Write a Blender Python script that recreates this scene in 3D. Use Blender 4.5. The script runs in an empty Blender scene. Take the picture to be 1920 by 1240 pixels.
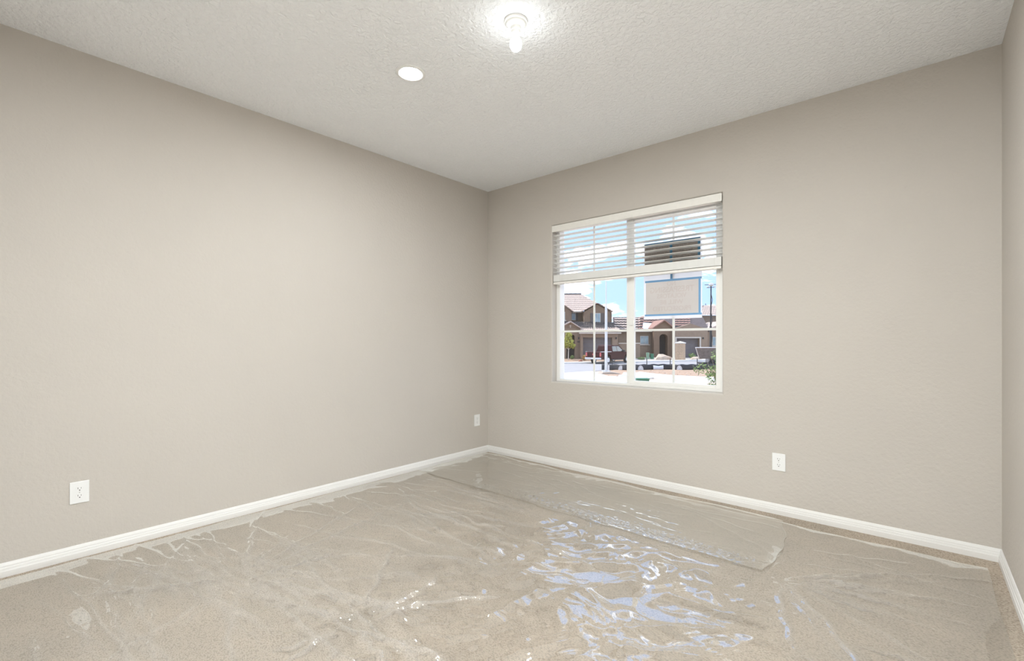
import bpy, bmesh, math, random
import numpy as np
from mathutils import Vector

random.seed(7)
RNG = np.random.default_rng(11)
scene = bpy.context.scene
col = scene.collection

# ------------------------------------------------------------------ camera
FPX, CX, HY = 877.0, 960.0, 638.5
YAW = math.atan(761 / 877)
FW = (-math.sin(YAW), math.cos(YAW))
RT = (math.cos(YAW), math.sin(YAW))
CAM = (3.4257, -3.5615, 1.173)
cd = bpy.data.cameras.new('camera')
cd.sensor_width = 36
cd.lens = FPX / 1920 * 36
cd.shift_y = (HY - 620) / 1920
cd.clip_start = 0.02
cd.clip_end = 1000
cam = bpy.data.objects.new('camera', cd)
col.objects.link(cam)
cam.location = CAM
cam.rotation_euler = (math.pi / 2, 0, YAW)
scene.camera = cam

# ------------------------------------------------------------------ sky, sun, exposure
SKY_STRENGTH = 1.05
SUN_STRENGTH = 2.7
BULB_W, DOWN_W, BACK_FILL_W = 0.8, 9.0, 64.0
scene.view_settings.view_transform = 'Standard'
scene.view_settings.look = 'None'
scene.view_settings.gamma = 1
scene.view_settings.exposure = 0.55
scene.view_settings.use_curve_mapping = False

world = bpy.data.worlds.new('sky')
scene.world = world
world.use_nodes = True
wt = world.node_tree
wt.nodes.clear()


def N(t, typ, **kw):
    n = t.nodes.new(typ)
    for k, v in kw.items():
        if k.startswith('i_'):
            key = k[2:].replace('_', ' ')
            if key.isdigit():
                key = int(key)
            n.inputs[key].default_value = v
        else:
            setattr(n, k, v)
    return n


def ramp(t, stops):
    n = t.nodes.new('ShaderNodeValToRGB')
    e = n.color_ramp.elements
    while len(e) < len(stops):
        e.new(0.5)
    for s, (p, c) in zip(e, stops):
        s.position = p
        s.color = (*c, 1) if len(c) == 3 else c
    return n


L = wt.links.new
tc = N(wt, 'ShaderNodeTexCoord')
sep = N(wt, 'ShaderNodeSeparateXYZ')
L(tc.outputs['Generated'], sep.inputs[0])
grad = ramp(wt, [(0.0, (0.62, 0.78, 1.05)), (0.08, (0.42, 0.62, 1.02)), (0.25, (0.42, 0.61, 1.02)), (1.0, (0.40, 0.58, 0.98))])
L(sep.outputs['Z'], grad.inputs[0])
zz = N(wt, 'ShaderNodeMath', operation='ADD', i_1=0.22)
L(sep.outputs['Z'], zz.inputs[0])
dv = N(wt, 'ShaderNodeVectorMath', operation='DIVIDE')
cmb = N(wt, 'ShaderNodeCombineXYZ')
for k in 'XYZ':
    L(zz.outputs[0], cmb.inputs[k])
L(tc.outputs['Generated'], dv.inputs[0])
L(cmb.outputs[0], dv.inputs[1])
cn = N(wt, 'ShaderNodeTexNoise', i_Scale=2.4, i_Detail=7.0, i_Roughness=0.58)
mp = N(wt, 'ShaderNodeMapping')
mp.inputs['Location'].default_value = (4.7, -14.9, 0)
L(dv.outputs[0], mp.inputs[0])
L(mp.outputs[0], cn.inputs['Vector'])
cr = ramp(wt, [(0.515, (0, 0, 0)), (0.69, (1, 1, 1))])
L(cn.outputs[0], cr.inputs[0])
cm = N(wt, 'ShaderNodeMixRGB')
cm.inputs[2].default_value = (3.0, 3.05, 3.1, 1)
L(cr.outputs[0], cm.inputs[0])
L(grad.outputs[0], cm.inputs[1])
bg = N(wt, 'ShaderNodeBackground', i_Strength=SKY_STRENGTH)
L(cm.outputs[0], bg.inputs[0])
wo = N(wt, 'ShaderNodeOutputWorld')
L(bg.outputs[0], wo.inputs[0])

sd = bpy.data.lights.new('sun', 'SUN')
sd.energy = SUN_STRENGTH
sd.angle = 0.009
sd.color = (1.0, 0.95, 0.88)
sun = bpy.data.objects.new('sun', sd)
col.objects.link(sun)
sun.rotation_euler = Vector((-1.0, -0.10, 1.15)).to_track_quat('Z', 'Y').to_euler()
sun.location = (-20, -5, 30)


# ------------------------------------------------------------------ materials
def mat(name, color, rough=0.6, noise=None, bump=None, metal=0.0, spec=0.5, emit=None):
    """noise=(scale, amount[,coords]) colour variation; bump=(scale, strength, dist, detail)"""
    m = bpy.data.materials.new(name)
    m.use_nodes = True
    t = m.node_tree
    b = t.nodes['Principled BSDF']
    b.inputs['Base Color'].default_value = (*color, 1)
    b.inputs['Roughness'].default_value = rough
    b.inputs['Metallic'].default_value = metal
    b.inputs['Specular IOR Level'].default_value = spec
    tcn = N(t, 'ShaderNodeTexCoord')
    sc, am = noise if noise else (6.0, 0.04)
    nz = N(t, 'ShaderNodeTexNoise', i_Scale=sc, i_Detail=4.0)
    t.links.new(tcn.outputs['Object'], nz.inputs['Vector'])
    lo = tuple(max(0, c * (1 - am)) for c in color)
    hi = tuple(min(1, c * (1 + am)) for c in color)
    rp = ramp(t, [(0.3, lo), (0.7, hi)])
    t.links.new(nz.outputs[0], rp.inputs[0])
    t.links.new(rp.outputs[0], b.inputs['Base Color'])
    if bump:
        n2 = N(t, 'ShaderNodeTexNoise', i_Scale=bump[0], i_Detail=bump[3] if len(bump) > 3 else 3.0, i_Roughness=0.5)
        t.links.new(tcn.outputs['Object'], n2.inputs['Vector'])
        bp = N(t, 'ShaderNodeBump', i_Strength=bump[1], i_Distance=bump[2])
        t.links.new(n2.outputs[0], bp.inputs['Height'])
        t.links.new(bp.outputs[0], b.inputs['Normal'])
    if emit:
        b.inputs['Emission Color'].default_value = (*emit[0], 1)
        b.inputs['Emission Strength'].default_value = emit[1]
    return m


M = {}
M['wall'] = mat('wall_paint', (0.56, 0.52, 0.472), 0.75, (2.0, 0.012), (60, 0.5, 0.005, 2.5), spec=0.25)
M['trim'] = mat('trim_paint', (0.80, 0.79, 0.77), 0.4, (3, 0.01))
M['vinyl'] = mat('vinyl', (0.83, 0.82, 0.79), 0.4, (3, 0.01))
M['blind'] = mat('blind_white', (0.84, 0.815, 0.765), 0.45, (30, 0.02))
m = M['slat'] = mat('blind_slat', (0.90, 0.89, 0.86), 0.45, (30, 0.02))
t = m.node_tree
b = t.nodes['Principled BSDF']
tl = N(t, 'ShaderNodeBsdfTranslucent')
tl.inputs[0].default_value = (0.92, 0.91, 0.88, 1)
ms = N(t, 'ShaderNodeMixShader', i_0=0.06)
t.links.new(b.outputs[0], ms.inputs[1])
t.links.new(tl.outputs[0], ms.inputs[2])
t.links.new(ms.outputs[0], [n_ for n_ in t.nodes if n_.type == 'OUTPUT_MATERIAL'][0].inputs[0])
M['plate'] = mat('outlet_white', (0.83, 0.83, 0.82), 0.35, (20, 0.01))
M['slot'] = mat('slot_dark', (0.04, 0.035, 0.03), 0.6)
M['screw'] = mat('screw_metal', (0.6, 0.6, 0.58), 0.35, metal=0.8)
M['porcelain'] = mat('porcelain', (0.85, 0.85, 0.83), 0.3, (20, 0.01))

# ceiling: knockdown texture
m = M['ceiling'] = mat('ceiling_paint', (0.935, 0.945, 0.955), 0.85, (2, 0.008), spec=0.2)
t = m.node_tree
b = t.nodes['Principled BSDF']
tcn = N(t, 'ShaderNodeTexCoord')
n1 = N(t, 'ShaderNodeTexNoise', i_Scale=42.0, i_Detail=3.5, i_Roughness=0.55, i_Distortion=0.6)
t.links.new(tcn.outputs['Object'], n1.inputs['Vector'])
r1 = ramp(t, [(0.38, (0, 0, 0)), (0.62, (1, 1, 1))])
t.links.new(n1.outputs[0], r1.inputs[0])
bp = N(t, 'ShaderNodeBump', i_Strength=0.6, i_Distance=0.008)
t.links.new(r1.outputs[0], bp.inputs['Height'])
t.links.new(bp.outputs[0], b.inputs['Normal'])

# carpet: short cut loop, diagonal rows
m = M['carpet'] = mat('carpet', (0.46, 0.385, 0.30), 0.95, (90, 0.25), spec=0.1)
t = m.node_tree
b = t.nodes['Principled BSDF']
tcn = N(t, 'ShaderNodeTexCoord')
mpn = N(t, 'ShaderNodeMapping')
mpn.inputs['Rotation'].default_value = (0, 0, 0.6)
mpn.inputs['Scale'].default_value = (1.0, 1.7, 1.0)
t.links.new(tcn.outputs['Object'], mpn.inputs[0])
v1 = N(t, 'ShaderNodeTexVoronoi', i_Scale=135.0)
t.links.new(mpn.outputs[0], v1.inputs['Vector'])
rc = ramp(t, [(0.0, (0.57, 0.495, 0.41)), (0.45, (0.49, 0.42, 0.345)), (0.85, (0.29, 0.245, 0.195))])
t.links.new(v1.outputs['Distance'], rc.inputs[0])
n3 = N(t, 'ShaderNodeTexNoise', i_Scale=3.0, i_Detail=5.0)
t.links.new(tcn.outputs['Object'], n3.inputs['Vector'])
r3 = ramp(t, [(0.3, (0.88, 0.88, 0.88)), (0.7, (1.08, 1.06, 1.04))])
t.links.new(n3.outputs[0], r3.inputs[0])
mx = N(t, 'ShaderNodeMixRGB', blend_type='MULTIPLY', i_0=1.0)
t.links.new(rc.outputs[0], mx.inputs[1])
t.links.new(r3.outputs[0], mx.inputs[2])
t.links.new(mx.outputs[0], b.inputs['Base Color'])
bp = N(t, 'ShaderNodeBump', i_Strength=0.6, i_Distance=0.005, invert=True)
t.links.new(v1.outputs['Distance'], bp.inputs['Height'])
t.links.new(bp.outputs[0], b.inputs['Normal'])


def film(name, f0, power, rough, haze, tint=(1, 1, 1), bump=0.0):
    """thin clear sheet: fresnel mix of mirror reflection and see-through, plus a trace of haze"""
    m = bpy.data.materials.new(name)
    m.use_nodes = True
    t = m.node_tree
    t.nodes.clear()
    out = N(t, 'ShaderNodeOutputMaterial')
    ge = N(t, 'ShaderNodeNewGeometry')
    fr = N(t, 'ShaderNodeVectorMath', operation='DOT_PRODUCT')
    t.links.new(ge.outputs['Incoming'], fr.inputs[0])
    t.links.new(ge.outputs['Normal'], fr.inputs[1])
    ab = N(t, 'ShaderNodeMath', operation='ABSOLUTE')
    t.links.new(fr.outputs['Value'], ab.inputs[0])
    om = N(t, 'ShaderNodeMath', operation='SUBTRACT', i_0=1.0, use_clamp=True)
    t.links.new(ab.outputs[0], om.inputs[1])
    pw_ = N(t, 'ShaderNodeMath', operation='POWER', i_1=power)
    t.links.new(om.outputs[0], pw_.inputs[0])
    g = N(t, 'ShaderNodeMath', operation='MULTIPLY_ADD', i_1=1.0 - f0, i_2=f0, use_clamp=True)
    t.links.new(pw_.outputs[0], g.inputs[0])
    tr = N(t, 'ShaderNodeBsdfTransparent')
    tr.inputs[0].default_value = (*tint, 1)
    gl = N(t, 'ShaderNodeBsdfGlossy', i_Roughness=rough)
    gl.inputs[0].default_value = (1.0, 1.0, 0.97, 1)
    df = N(t, 'ShaderNodeBsdfDiffuse')
    df.inputs[0].default_value = (0.8, 0.8, 0.82, 1)
    m1 = N(t, 'ShaderNodeMixShader', i_0=haze)
    t.links.new(tr.outputs[0], m1.inputs[1])
    t.links.new(df.outputs[0], m1.inputs[2])
    if bump:
        fa = N(t, 'ShaderNodeAttribute', attribute_name='fold')
        fm = N(t, 'ShaderNodeMath', operation='MULTIPLY_ADD', i_1=0.11, i_2=haze, use_clamp=True)
        t.links.new(fa.outputs['Fac'], fm.inputs[0])
        t.links.new(fm.outputs[0], m1.inputs[0])
    m2 = N(t, 'ShaderNodeMixShader')
    t.links.new(g.outputs[0], m2.inputs[0])
    t.links.new(m1.outputs[0], m2.inputs[1])
    t.links.new(gl.outputs[0], m2.inputs[2])
    t.links.new(m2.outputs[0], out.inputs[0])
    if bump:
        tcn = N(t, 'ShaderNodeTexCoord')
        nz = N(t, 'ShaderNodeTexNoise', i_Scale=22.0, i_Detail=3.0, i_Distortion=1.2)
        t.links.new(tcn.outputs['Object'], nz.inputs['Vector'])
        bp = N(t, 'ShaderNodeBump', i_Strength=bump, i_Distance=0.01)
        t.links.new(nz.outputs[0], bp.inputs['Height'])
        t.links.new(bp.outputs[0], gl.inputs['Normal'])
        t.links.new(bp.outputs[0], fr.inputs[1])
    return m


M['film'] = film('clear_film', 0.28, 4.0, 0.03, 0.04, (0.99, 0.99, 0.985), 0.02)
M['glass'] = film('window_glass', 0.06, 5.0, 0.0, 0.0, (0.985, 0.99, 0.985))


def emission(name, color, strength):
    m = bpy.data.materials.new(name)
    m.use_nodes = True
    t = m.node_tree
    t.nodes.clear()
    e = N(t, 'ShaderNodeEmission', i_Strength=strength)
    e.inputs[0].default_value = (*color, 1)
    o = N(t, 'ShaderNodeOutputMaterial')
    t.links.new(e.outputs[0], o.inputs[0])
    return m


# exterior materials
M['stucco'] = mat('stucco_brown', (0.235, 0.155, 0.10), 0.9, (3, 0.06), (30, 0.3, 0.02))
M['stucco_tan'] = mat('stucco_tan', (0.30, 0.212, 0.145), 0.9, (3, 0.06), (30, 0.3, 0.02))
M['stucco_dark'] = mat('stucco_grey_brown', (0.205, 0.16, 0.125), 0.9, (3, 0.06))
M['tile'] = mat('roof_tile_tan', (0.52, 0.41, 0.34), 0.85, (9, 0.30))
M['tile_red'] = mat('roof_tile_red_brown', (0.36, 0.20, 0.15), 0.85, (12, 0.4))
M['tile_dark'] = mat('roof_tile_dark', (0.075, 0.06, 0.055), 0.85, (9, 0.25))
M['felt'] = mat('roof_felt_dark', (0.11, 0.085, 0.08), 0.9, (6, 0.3))
M['wrap'] = mat('roof_wrap_white', (0.75, 0.76, 0.78), 0.6, (4, 0.05))
M['fascia'] = mat('fascia', (0.60, 0.52, 0.43), 0.7)
M['garage'] = mat('garage_door_grey', (0.17, 0.145, 0.14), 0.6, (2, 0.08))
M['shutter'] = mat('shutter_dark', (0.10, 0.075, 0.065), 0.6)
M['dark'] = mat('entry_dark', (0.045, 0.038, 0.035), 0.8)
M['ext_glass'] = mat('house_glass', (0.28, 0.36, 0.37), 0.08, (1.5, 0.25), spec=0.8)
M['asphalt'] = mat('asphalt', (0.36, 0.34, 0.33), 0.9, (1.5, 0.06), (40, 0.3, 0.01))
M['concrete'] = mat('concrete', (0.72, 0.68, 0.62), 0.85, (2.5, 0.06))
M['paving'] = mat('paving_grey', (0.46, 0.42, 0.37), 0.9, (2.5, 0.06))
M['soil'] = mat('soil_tan', (0.58, 0.46, 0.35), 0.95, (3, 0.18), (12, 0.5, 0.03))
M['gravel'] = mat('gravel_tan', (0.43, 0.29, 0.195), 0.95, (14, 0.4), (14, 0.8, 0.05))
M['rock'] = mat('rock', (0.50, 0.42, 0.36), 0.95, (7, 0.3))
M['brick'] = mat('tan_block', (0.52, 0.37, 0.24), 0.9, (10, 0.18))
M['mortar'] = mat('mortar', (0.42, 0.34, 0.27), 0.95)
M['red_brick'] = mat('clay_edging', (0.42, 0.20, 0.13), 0.9, (8, 0.2))
M['truck'] = mat('truck_maroon', (0.055, 0.010, 0.010), 0.5, (2, 0.08), spec=0.18)
M['chrome'] = mat('chrome', (0.75, 0.75, 0.75), 0.22, metal=0.9)
M['tyre'] = mat('tyre', (0.025, 0.025, 0.025), 0.8)
M['truck_glass'] = mat('truck_glass', (0.03, 0.06, 0.07), 0.06, spec=0.9)
M['lamp_red'] = mat('tail_lamp', (0.55, 0.12, 0.12), 0.25)
M['steel'] = mat('galvanised_steel', (0.62, 0.61, 0.59), 0.5, (5, 0.06), metal=0.2)
M['black'] = mat('black_metal', (0.03, 0.03, 0.032), 0.6)
M['silt'] = mat('silt_fabric_black', (0.035, 0.035, 0.04), 0.65, (5, 0.2))
M['white'] = mat('white_paint', (0.80, 0.80, 0.78), 0.5)
M['panel'] = mat('solar_back', (0.20, 0.19, 0.19), 0.5, (6, 0.2))
M['util'] = mat('utility_green', (0.06, 0.19, 0.10), 0.5, (4, 0.1))
M['util_pale'] = mat('utility_pale_green', (0.22, 0.34, 0.22), 0.5, (4, 0.1))
M['leaf_yellow'] = mat('leaf_yellow_green', (0.40, 0.38, 0.06), 0.6, (3, 0.4))
M['leaf'] = mat('leaf_green', (0.16, 0.23, 0.06), 0.6, (9, 0.5))
M['leaf_orange'] = mat('leaf_orange', (0.55, 0.33, 0.10), 0.7, (6, 0.3))
M['bark'] = mat('bark', (0.30, 0.23, 0.17), 0.9)
M['pale_bark'] = mat('pale_bark', (0.62, 0.56, 0.48), 0.9)
M['sheet'] = mat('sign_sheet_white', (0.78, 0.77, 0.77), 0.6)
m = M['sheet']
t = m.node_tree
tl = N(t, 'ShaderNodeBsdfTranslucent')
tl.inputs[0].default_value = (0.9, 0.9, 0.9, 1)
ms = N(t, 'ShaderNodeMixShader', i_0=0.5)
t.links.new(t.nodes['Principled BSDF'].outputs[0], ms.inputs[1])
t.links.new(tl.outputs[0], ms.inputs[2])
t.links.new(ms.outputs[0], [n_ for n_ in t.nodes if n_.type == 'OUTPUT_MATERIAL'][0].inputs[0])
M['sign_grey'] = mat('sign_grey', (0.60, 0.565, 0.555), 0.6)
M['sign_ink'] = mat('sign_ink_showthrough_red', (0.565, 0.51, 0.495), 0.6)  # pale tone stands for print on the far side showing through the sheet
M['sign_dark'] = mat('sign_dark_brown', (0.15, 0.125, 0.105), 0.6, (60, 0.25))
M['tape'] = mat('painters_tape_blue', (0.17, 0.36, 0.60), 0.6)
M['tape_dark'] = mat('painters_tape_teal', (0.02, 0.10, 0.17), 0.6)
M['cord'] = mat('cord_white', (0.75, 0.74, 0.70), 0.7)

# ------------------------------------------------------------------ builders
ORG = {}


def tag(o, label=None, cat=None, group=None, kind=None):
    if label:
        o['label'] = label
    if cat:
        o['category'] = cat
    if group:
        o['group'] = group
    if kind:
        o['kind'] = kind
    return o


def thing(name, loc, label=None, cat=None, group=None, kind=None):
    o = bpy.data.objects.new(name, None)
    o.empty_display_size = 0.1
    col.objects.link(o)
    o.location = loc
    ORG[o.name] = Vector(loc)
    return tag(o, label, cat, group, kind)


class MB:
    def __init__(self, T=None):
        self.v, self.f, self.T = [], [], T

    def add(self, vs, fs):
        n = len(self.v)
        self.v += [tuple(p) for p in vs]
        self.f += [tuple(i + n for i in q) for q in fs]
        return self

    def box(self, x0, x1, y0, y1, z0, z1):
        return self.add([(x, y, z) for z in (z0, z1) for y in (y0, y1) for x in (x0, x1)],
                        [(0, 2, 3, 1), (4, 5, 7, 6), (0, 1, 5, 4), (2, 6, 7, 3), (0, 4, 6, 2), (1, 3, 7, 5)])

    def prism(self, poly, a0, a1, axis=1):
        """poly: list of 2-D points in the two other axes (x,z) for axis=1, (y,z) for axis=0, (x,y) for axis=2"""
        n = len(poly)

        def p3(p, a):
            if axis == 1:
                return (p[0], a, p[1])
            if axis == 0:
                return (a, p[0], p[1])
            return (p[0], p[1], a)
        vs = [p3(p, a0) for p in poly] + [p3(p, a1) for p in poly]
        fs = [tuple(range(n)), tuple(range(2 * n - 1, n - 1, -1))]
        fs += [(i, i + n, (i + 1) % n + n, (i + 1) % n) for i in range(n)]
        return self.add(vs, fs)

    def tube(self, p0, p1, r0, r1=None, n=10, cap=True):
        r1 = r0 if r1 is None else r1
        p0, p1 = Vector(p0), Vector(p1)
        d = (p1 - p0).normalized()
        u = d.orthogonal().normalized()
        w = d.cross(u)
        vs = []
        for p, r in ((p0, r0), (p1, r1)):
            for i in range(n):
                a = 2 * math.pi * i / n
                vs.append(tuple(p + (u * math.cos(a) + w * math.sin(a)) * r))
        fs = [(i, (i + 1) % n, (i + 1) % n + n, i + n) for i in range(n)]
        if cap:
            fs += [tuple(range(n - 1, -1, -1)), tuple(range(n, 2 * n))]
        return self.add(vs, fs)

    def lathe(self, prof, c=(0, 0, 0), n=32, axis='z'):
        """prof: (radius, height) list"""
        vs = []
        for r, h in prof:
            for i in range(n):
                a = 2 * math.pi * i / n
                x, y = r * math.cos(a), r * math.sin(a)
                if axis == 'z':
                    q = (x, y, h)
                elif axis == 'y':
                    q = (x, h, y)
                else:
                    q = (h, x, y)
                vs.append((q[0] + c[0], q[1] + c[1], q[2] + c[2]))
        fs = []
        for k in range(len(prof) - 1):
            for i in range(n):
                j = (i + 1) % n
                fs.append((k * n + i, k * n + j, (k + 1) * n + j, (k + 1) * n + i))
        fs.append(tuple(range(n - 1, -1, -1)))
        fs.append(tuple(range((len(prof) - 1) * n, len(prof) * n)))
        return self.add(vs, fs)

    def slab(self, pts, thick):
        """flat polygon of 3-D points thickened downwards"""
        n = len(pts)
        vs = [tuple(p) for p in pts] + [(p[0], p[1], p[2] - thick) for p in pts]
        fs = [tuple(range(n)), tuple(range(2 * n - 1, n - 1, -1))] + [(i, i + n, (i + 1) % n + n, (i + 1) % n) for i in range(n)]
        return self.add(vs, fs)

    def build(self, name, m, parent=None, smooth=False, bevel=0.0, label=None, cat=None, group=None, kind=None):
        vs = [Vector(self.T(*p)) if self.T else Vector(p) for p in self.v]
        me = bpy.data.meshes.new(name)
        if parent is not None:
            org = ORG[parent.name]
        else:
            xs = [v.x for v in vs]; ys = [v.y for v in vs]; zs = [v.z for v in vs]
            org = Vector(((min(xs) + max(xs)) / 2, (min(ys) + max(ys)) / 2, min(zs)))
        me.from_pydata([tuple(v - org) for v in vs], [], self.f)
        bm = bmesh.new()
        bm.from_mesh(me)
        bmesh.ops.recalc_face_normals(bm, faces=bm.faces)
        bm.to_mesh(me)
        bm.free()
        if smooth:
            for p in me.polygons:
                p.use_smooth = True
            try:
                me.set_sharp_from_angle(angle=math.radians(40))
            except Exception:
                pass
        me.materials.append(m)
        o = bpy.data.objects.new(name, me)
        col.objects.link(o)
        ORG[o.name] = org
        if parent is not None:
            o.parent = parent
        else:
            o.location = org
        if bevel:
            bv = o.modifiers.new('bevel', 'BEVEL')
            bv.width = bevel
            bv.segments = 2
            bv.limit_method = 'ANGLE'
        return tag(o, label, cat, group, kind)


# ------------------------------------------------------------------ room shell
RX, RY, RZ = 3.761, -3.78, 2.74         # room: x 0..RX, y RY..0, z 0..RZ
WX0, WX1, WZ0, WZ1 = 0.832, 2.352, 0.787, 2.248   # window opening
WT = 0.15

MB().box(-0.15, RX + 0.15, RY - 0.15, WT, -0.12, 0.0).build('floor', M['carpet'], kind='structure', label='beige textured loop carpet across the room')
MB().box(-0.15, RX + 0.15, RY - 0.15, WT, RZ, RZ + 0.12).build('ceiling', M['ceiling'], kind='structure', label='white knockdown textured ceiling')
MB().box(-0.15, 0, RY - 0.15, WT, 0, RZ).build('wall_left', M['wall'], kind='structure', label='beige painted wall on the long side of the room')
MB().box(RX, RX + 0.15, RY - 0.15, WT, 0, RZ).build('wall_right', M['wall'], kind='structure', label='beige painted wall opposite the long wall')
MB().box(0, RX, RY - 0.15, RY, 0, RZ).build('wall_back', M['wall'], kind='structure', label='beige painted wall facing the window')

# window wall with a bullnosed opening
w = MB()
rings = [[(0, 0, 0), (RX, 0, 0), (RX, 0, RZ), (0, 0, RZ)]]


def ring(e, y):
    return [(WX0 - e, y, WZ0 - e), (WX1 + e, y, WZ0 - e), (WX1 + e, y, WZ1 + e), (WX0 - e, y, WZ1 + e)]


NB = 6
for i in range(NB + 1):
    a = math.pi / 2 * i / NB
    rings.append(ring(0.014 * (1 - math.sin(a)), 0.014 * (1 - math.cos(a))))
rings.append(ring(0, WT))
rings.append([(0, WT, 0), (RX, WT, 0), (RX, WT, RZ), (0, WT, RZ)])
vs = [p for r in rings for p in r]
fs = []
for k in range(len(rings)):
    k2 = (k + 1) % len(rings)
    for i in range(4):
        j = (i + 1) % 4
        fs.append((k * 4 + i, k * 4 + j, k2 * 4 + j, k2 * 4 + i))
w.add(vs, fs)
w.build('wall_front', M['wall'], kind='structure', label='beige painted wall with the window opening')

# baseboards: stepped colonial profile (out from wall, height)
PROF = [(0, 0), (0.0145, 0), (0.0145, 0.030), (0.0125, 0.0325), (0.0125, 0.0345), (0.0115, 0.040), (0.0115, 0.044), (0.009, 0.047),
        (0.009, 0.052), (0.0085, 0.056), (0.006, 0.0625), (0.0045, 0.067), (0.0025, 0.069), (0, 0.069)]


def baseboard(name, fn, a0, a1, label):
    """fn(along, out, z) -> world; mitred ends (inset grows with out)"""
    n = len(PROF)
    vs = [fn(a0 + o, o, z) for o, z in PROF] + [fn(a1 - o, o, z) for o, z in PROF]
    fs = [(i, (i + 1) % n, (i + 1) % n + n, i + n) for i in range(n)] + [tuple(range(n)), tuple(range(2 * n - 1, n - 1, -1))]
    MB().add(vs, fs).build(name, M['trim'], kind='structure', label=label)


baseboard('baseboard_left', lambda a, o, z: (o, -a, z), 0, -RY, 'white moulded baseboard along the long wall')
baseboard('baseboard_front', lambda a, o, z: (a, -o, z), 0, RX, 'white moulded baseboard under the window')
baseboard('baseboard_right', lambda a, o, z: (RX - o, -a, z), 0, -RY, 'white moulded baseboard opposite the long wall')
baseboard('baseboard_back', lambda a, o, z: (a, RY + o, z), 0, RX, 'white moulded baseboard facing the window')

# ------------------------------------------------------------------ window
win = thing('window_1', ((WX0 + WX1) / 2, 0.10, WZ0), 'white vinyl sliding window with grilles between the glass', kind='structure')
YF0, YF1 = 0.072, 0.148
fr = MB()
FWID = 0.040
fr.box(WX0, WX1, YF0, YF1, WZ0, WZ0 + 0.022)
fr.box(WX0, WX1, YF0, YF1, WZ1 - FWID, WZ1)
fr.box(WX0, WX0 + FWID, YF0, YF1, WZ0 + 0.022, WZ1 - FWID)
fr.box(WX1 - 0.036, WX1, YF0, YF1, WZ0 + 0.022, WZ1 - FWID)
fr.build('window_frame', M['vinyl'], win, bevel=0.003)
MB().box(1.548, 1.592, YF0 + 0.022, YF1 - 0.01, WZ0 + 0.022, WZ1 - FWID).build('meeting_stile', M['vinyl'], win, bevel=0.003)
sash = MB()
SX0, SX1, SZ0, SZ1 = 1.580, WX1 - 0.036, WZ0 + 0.022, WZ1 - FWID
sash.box(SX0, SX0 + 0.046, YF0 + 0.004, YF0 + 0.034, SZ0, SZ1)
sash.box(SX1 - 0.030, SX1, YF0 + 0.004, YF0 + 0.034, SZ0, SZ1)
sash.box(SX0 + 0.046, SX1 - 0.030, YF0 + 0.004, YF0 + 0.034, SZ0, SZ0 + 0.026)
sash.box(SX0 + 0.046, SX1 - 0.030, YF0 + 0.004, YF0 + 0.034, SZ1 - 0.03, SZ1)
sash_o = sash.build('sliding_sash', M['vinyl'], win, bevel=0.003)
MB().box(SX0 + 0.012, SX0 + 0.032, YF0 - 0.006, YF0 + 0.004, 1.30, 1.36).build('latch', M['vinyl'], sash_o, bevel=0.002)
LX0, LX1 = WX0 + FWID, 1.550
PX0, PX1 = SX0 + 0.046, SX1 - 0.030
for (x0, x1, z0, z1, y) in ((LX0, LX1, WZ0 + 0.022, WZ1 - FWID, 0.118), (PX0, PX1, SZ0 + 0.026, SZ1 - 0.03, 0.100)):
    MB().add([(x0, y, z0), (x1, y, z0), (x1, y, z1), (x0, y, z1)], [(0, 1, 2, 3)]).build('pane', M['glass'], win)
    xm = 1.213 if x0 < 1.4 else 1.952
    MB().box(xm - 0.009, xm + 0.009, y + 0.004, y + 0.010, z0, z1).build('muntin', M['vinyl'], win)
    for zm in (1.258, 1.735):
        MB().box(x0, xm - 0.009, y + 0.0045, y + 0.0095, zm - 0.009, zm + 0.009).build('muntin', M['vinyl'], win)
        MB().box(xm + 0.009, x1, y + 0.0045, y + 0.0095, zm - 0.009, zm + 0.009).build('muntin', M['vinyl'], win)

# ------------------------------------------------------------------ blind
bx0, bx1 = WX0 + 0.004, WX1 - 0.004
blind = thing('window_blind', ((bx0 + bx1) / 2, 0.03, 1.70), 'white slatted blind raised half way over the window', 'blind')
MB().box(bx0 - 0.003, bx1 + 0.003, -0.004, 0.008, 2.186, 2.2445).build('valance', M['blind'], blind, bevel=0.002)
MB().box(bx0 + 0.01, bx1 - 0.01, 0.012, 0.062, 2.190, 2.244).build('headrail', M['blind'], blind, bevel=0.001)
SLX0, SLX1 = bx0 + 0.006, bx1 - 0.004
SL = MB()
ns = 8
secs = [(i / ns, 0.0022 * math.sin(math.pi * i / ns)) for i in range(ns + 1)]
TILT = 0.12
sp = [(0.010 + 0.050 * a, h - TILT * 0.05 * (a - 0.5)) for a, h in secs] + [(0.010 + 0.050 * a, h + 0.0028 - TILT * 0.05 * (a - 0.5)) for a, h in reversed(secs)]
slat0 = MB().prism([(y, z) for y, z in sp], SLX0, SLX1, axis=0).build('slat', M['slat'], blind)


def place(o0, parent, dz=0.0, dx=0.0, dy=0.0):
    c = o0.copy()
    col.objects.link(c)
    c.parent = parent
    c.location = (dx, dy, dz)
    return c


base_shift = 1.70
slat_z = [2.148 - 0.0427 * k for k in range(9)] + [1.7185 + 0.0033 * k for k in range(19)]
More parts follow.
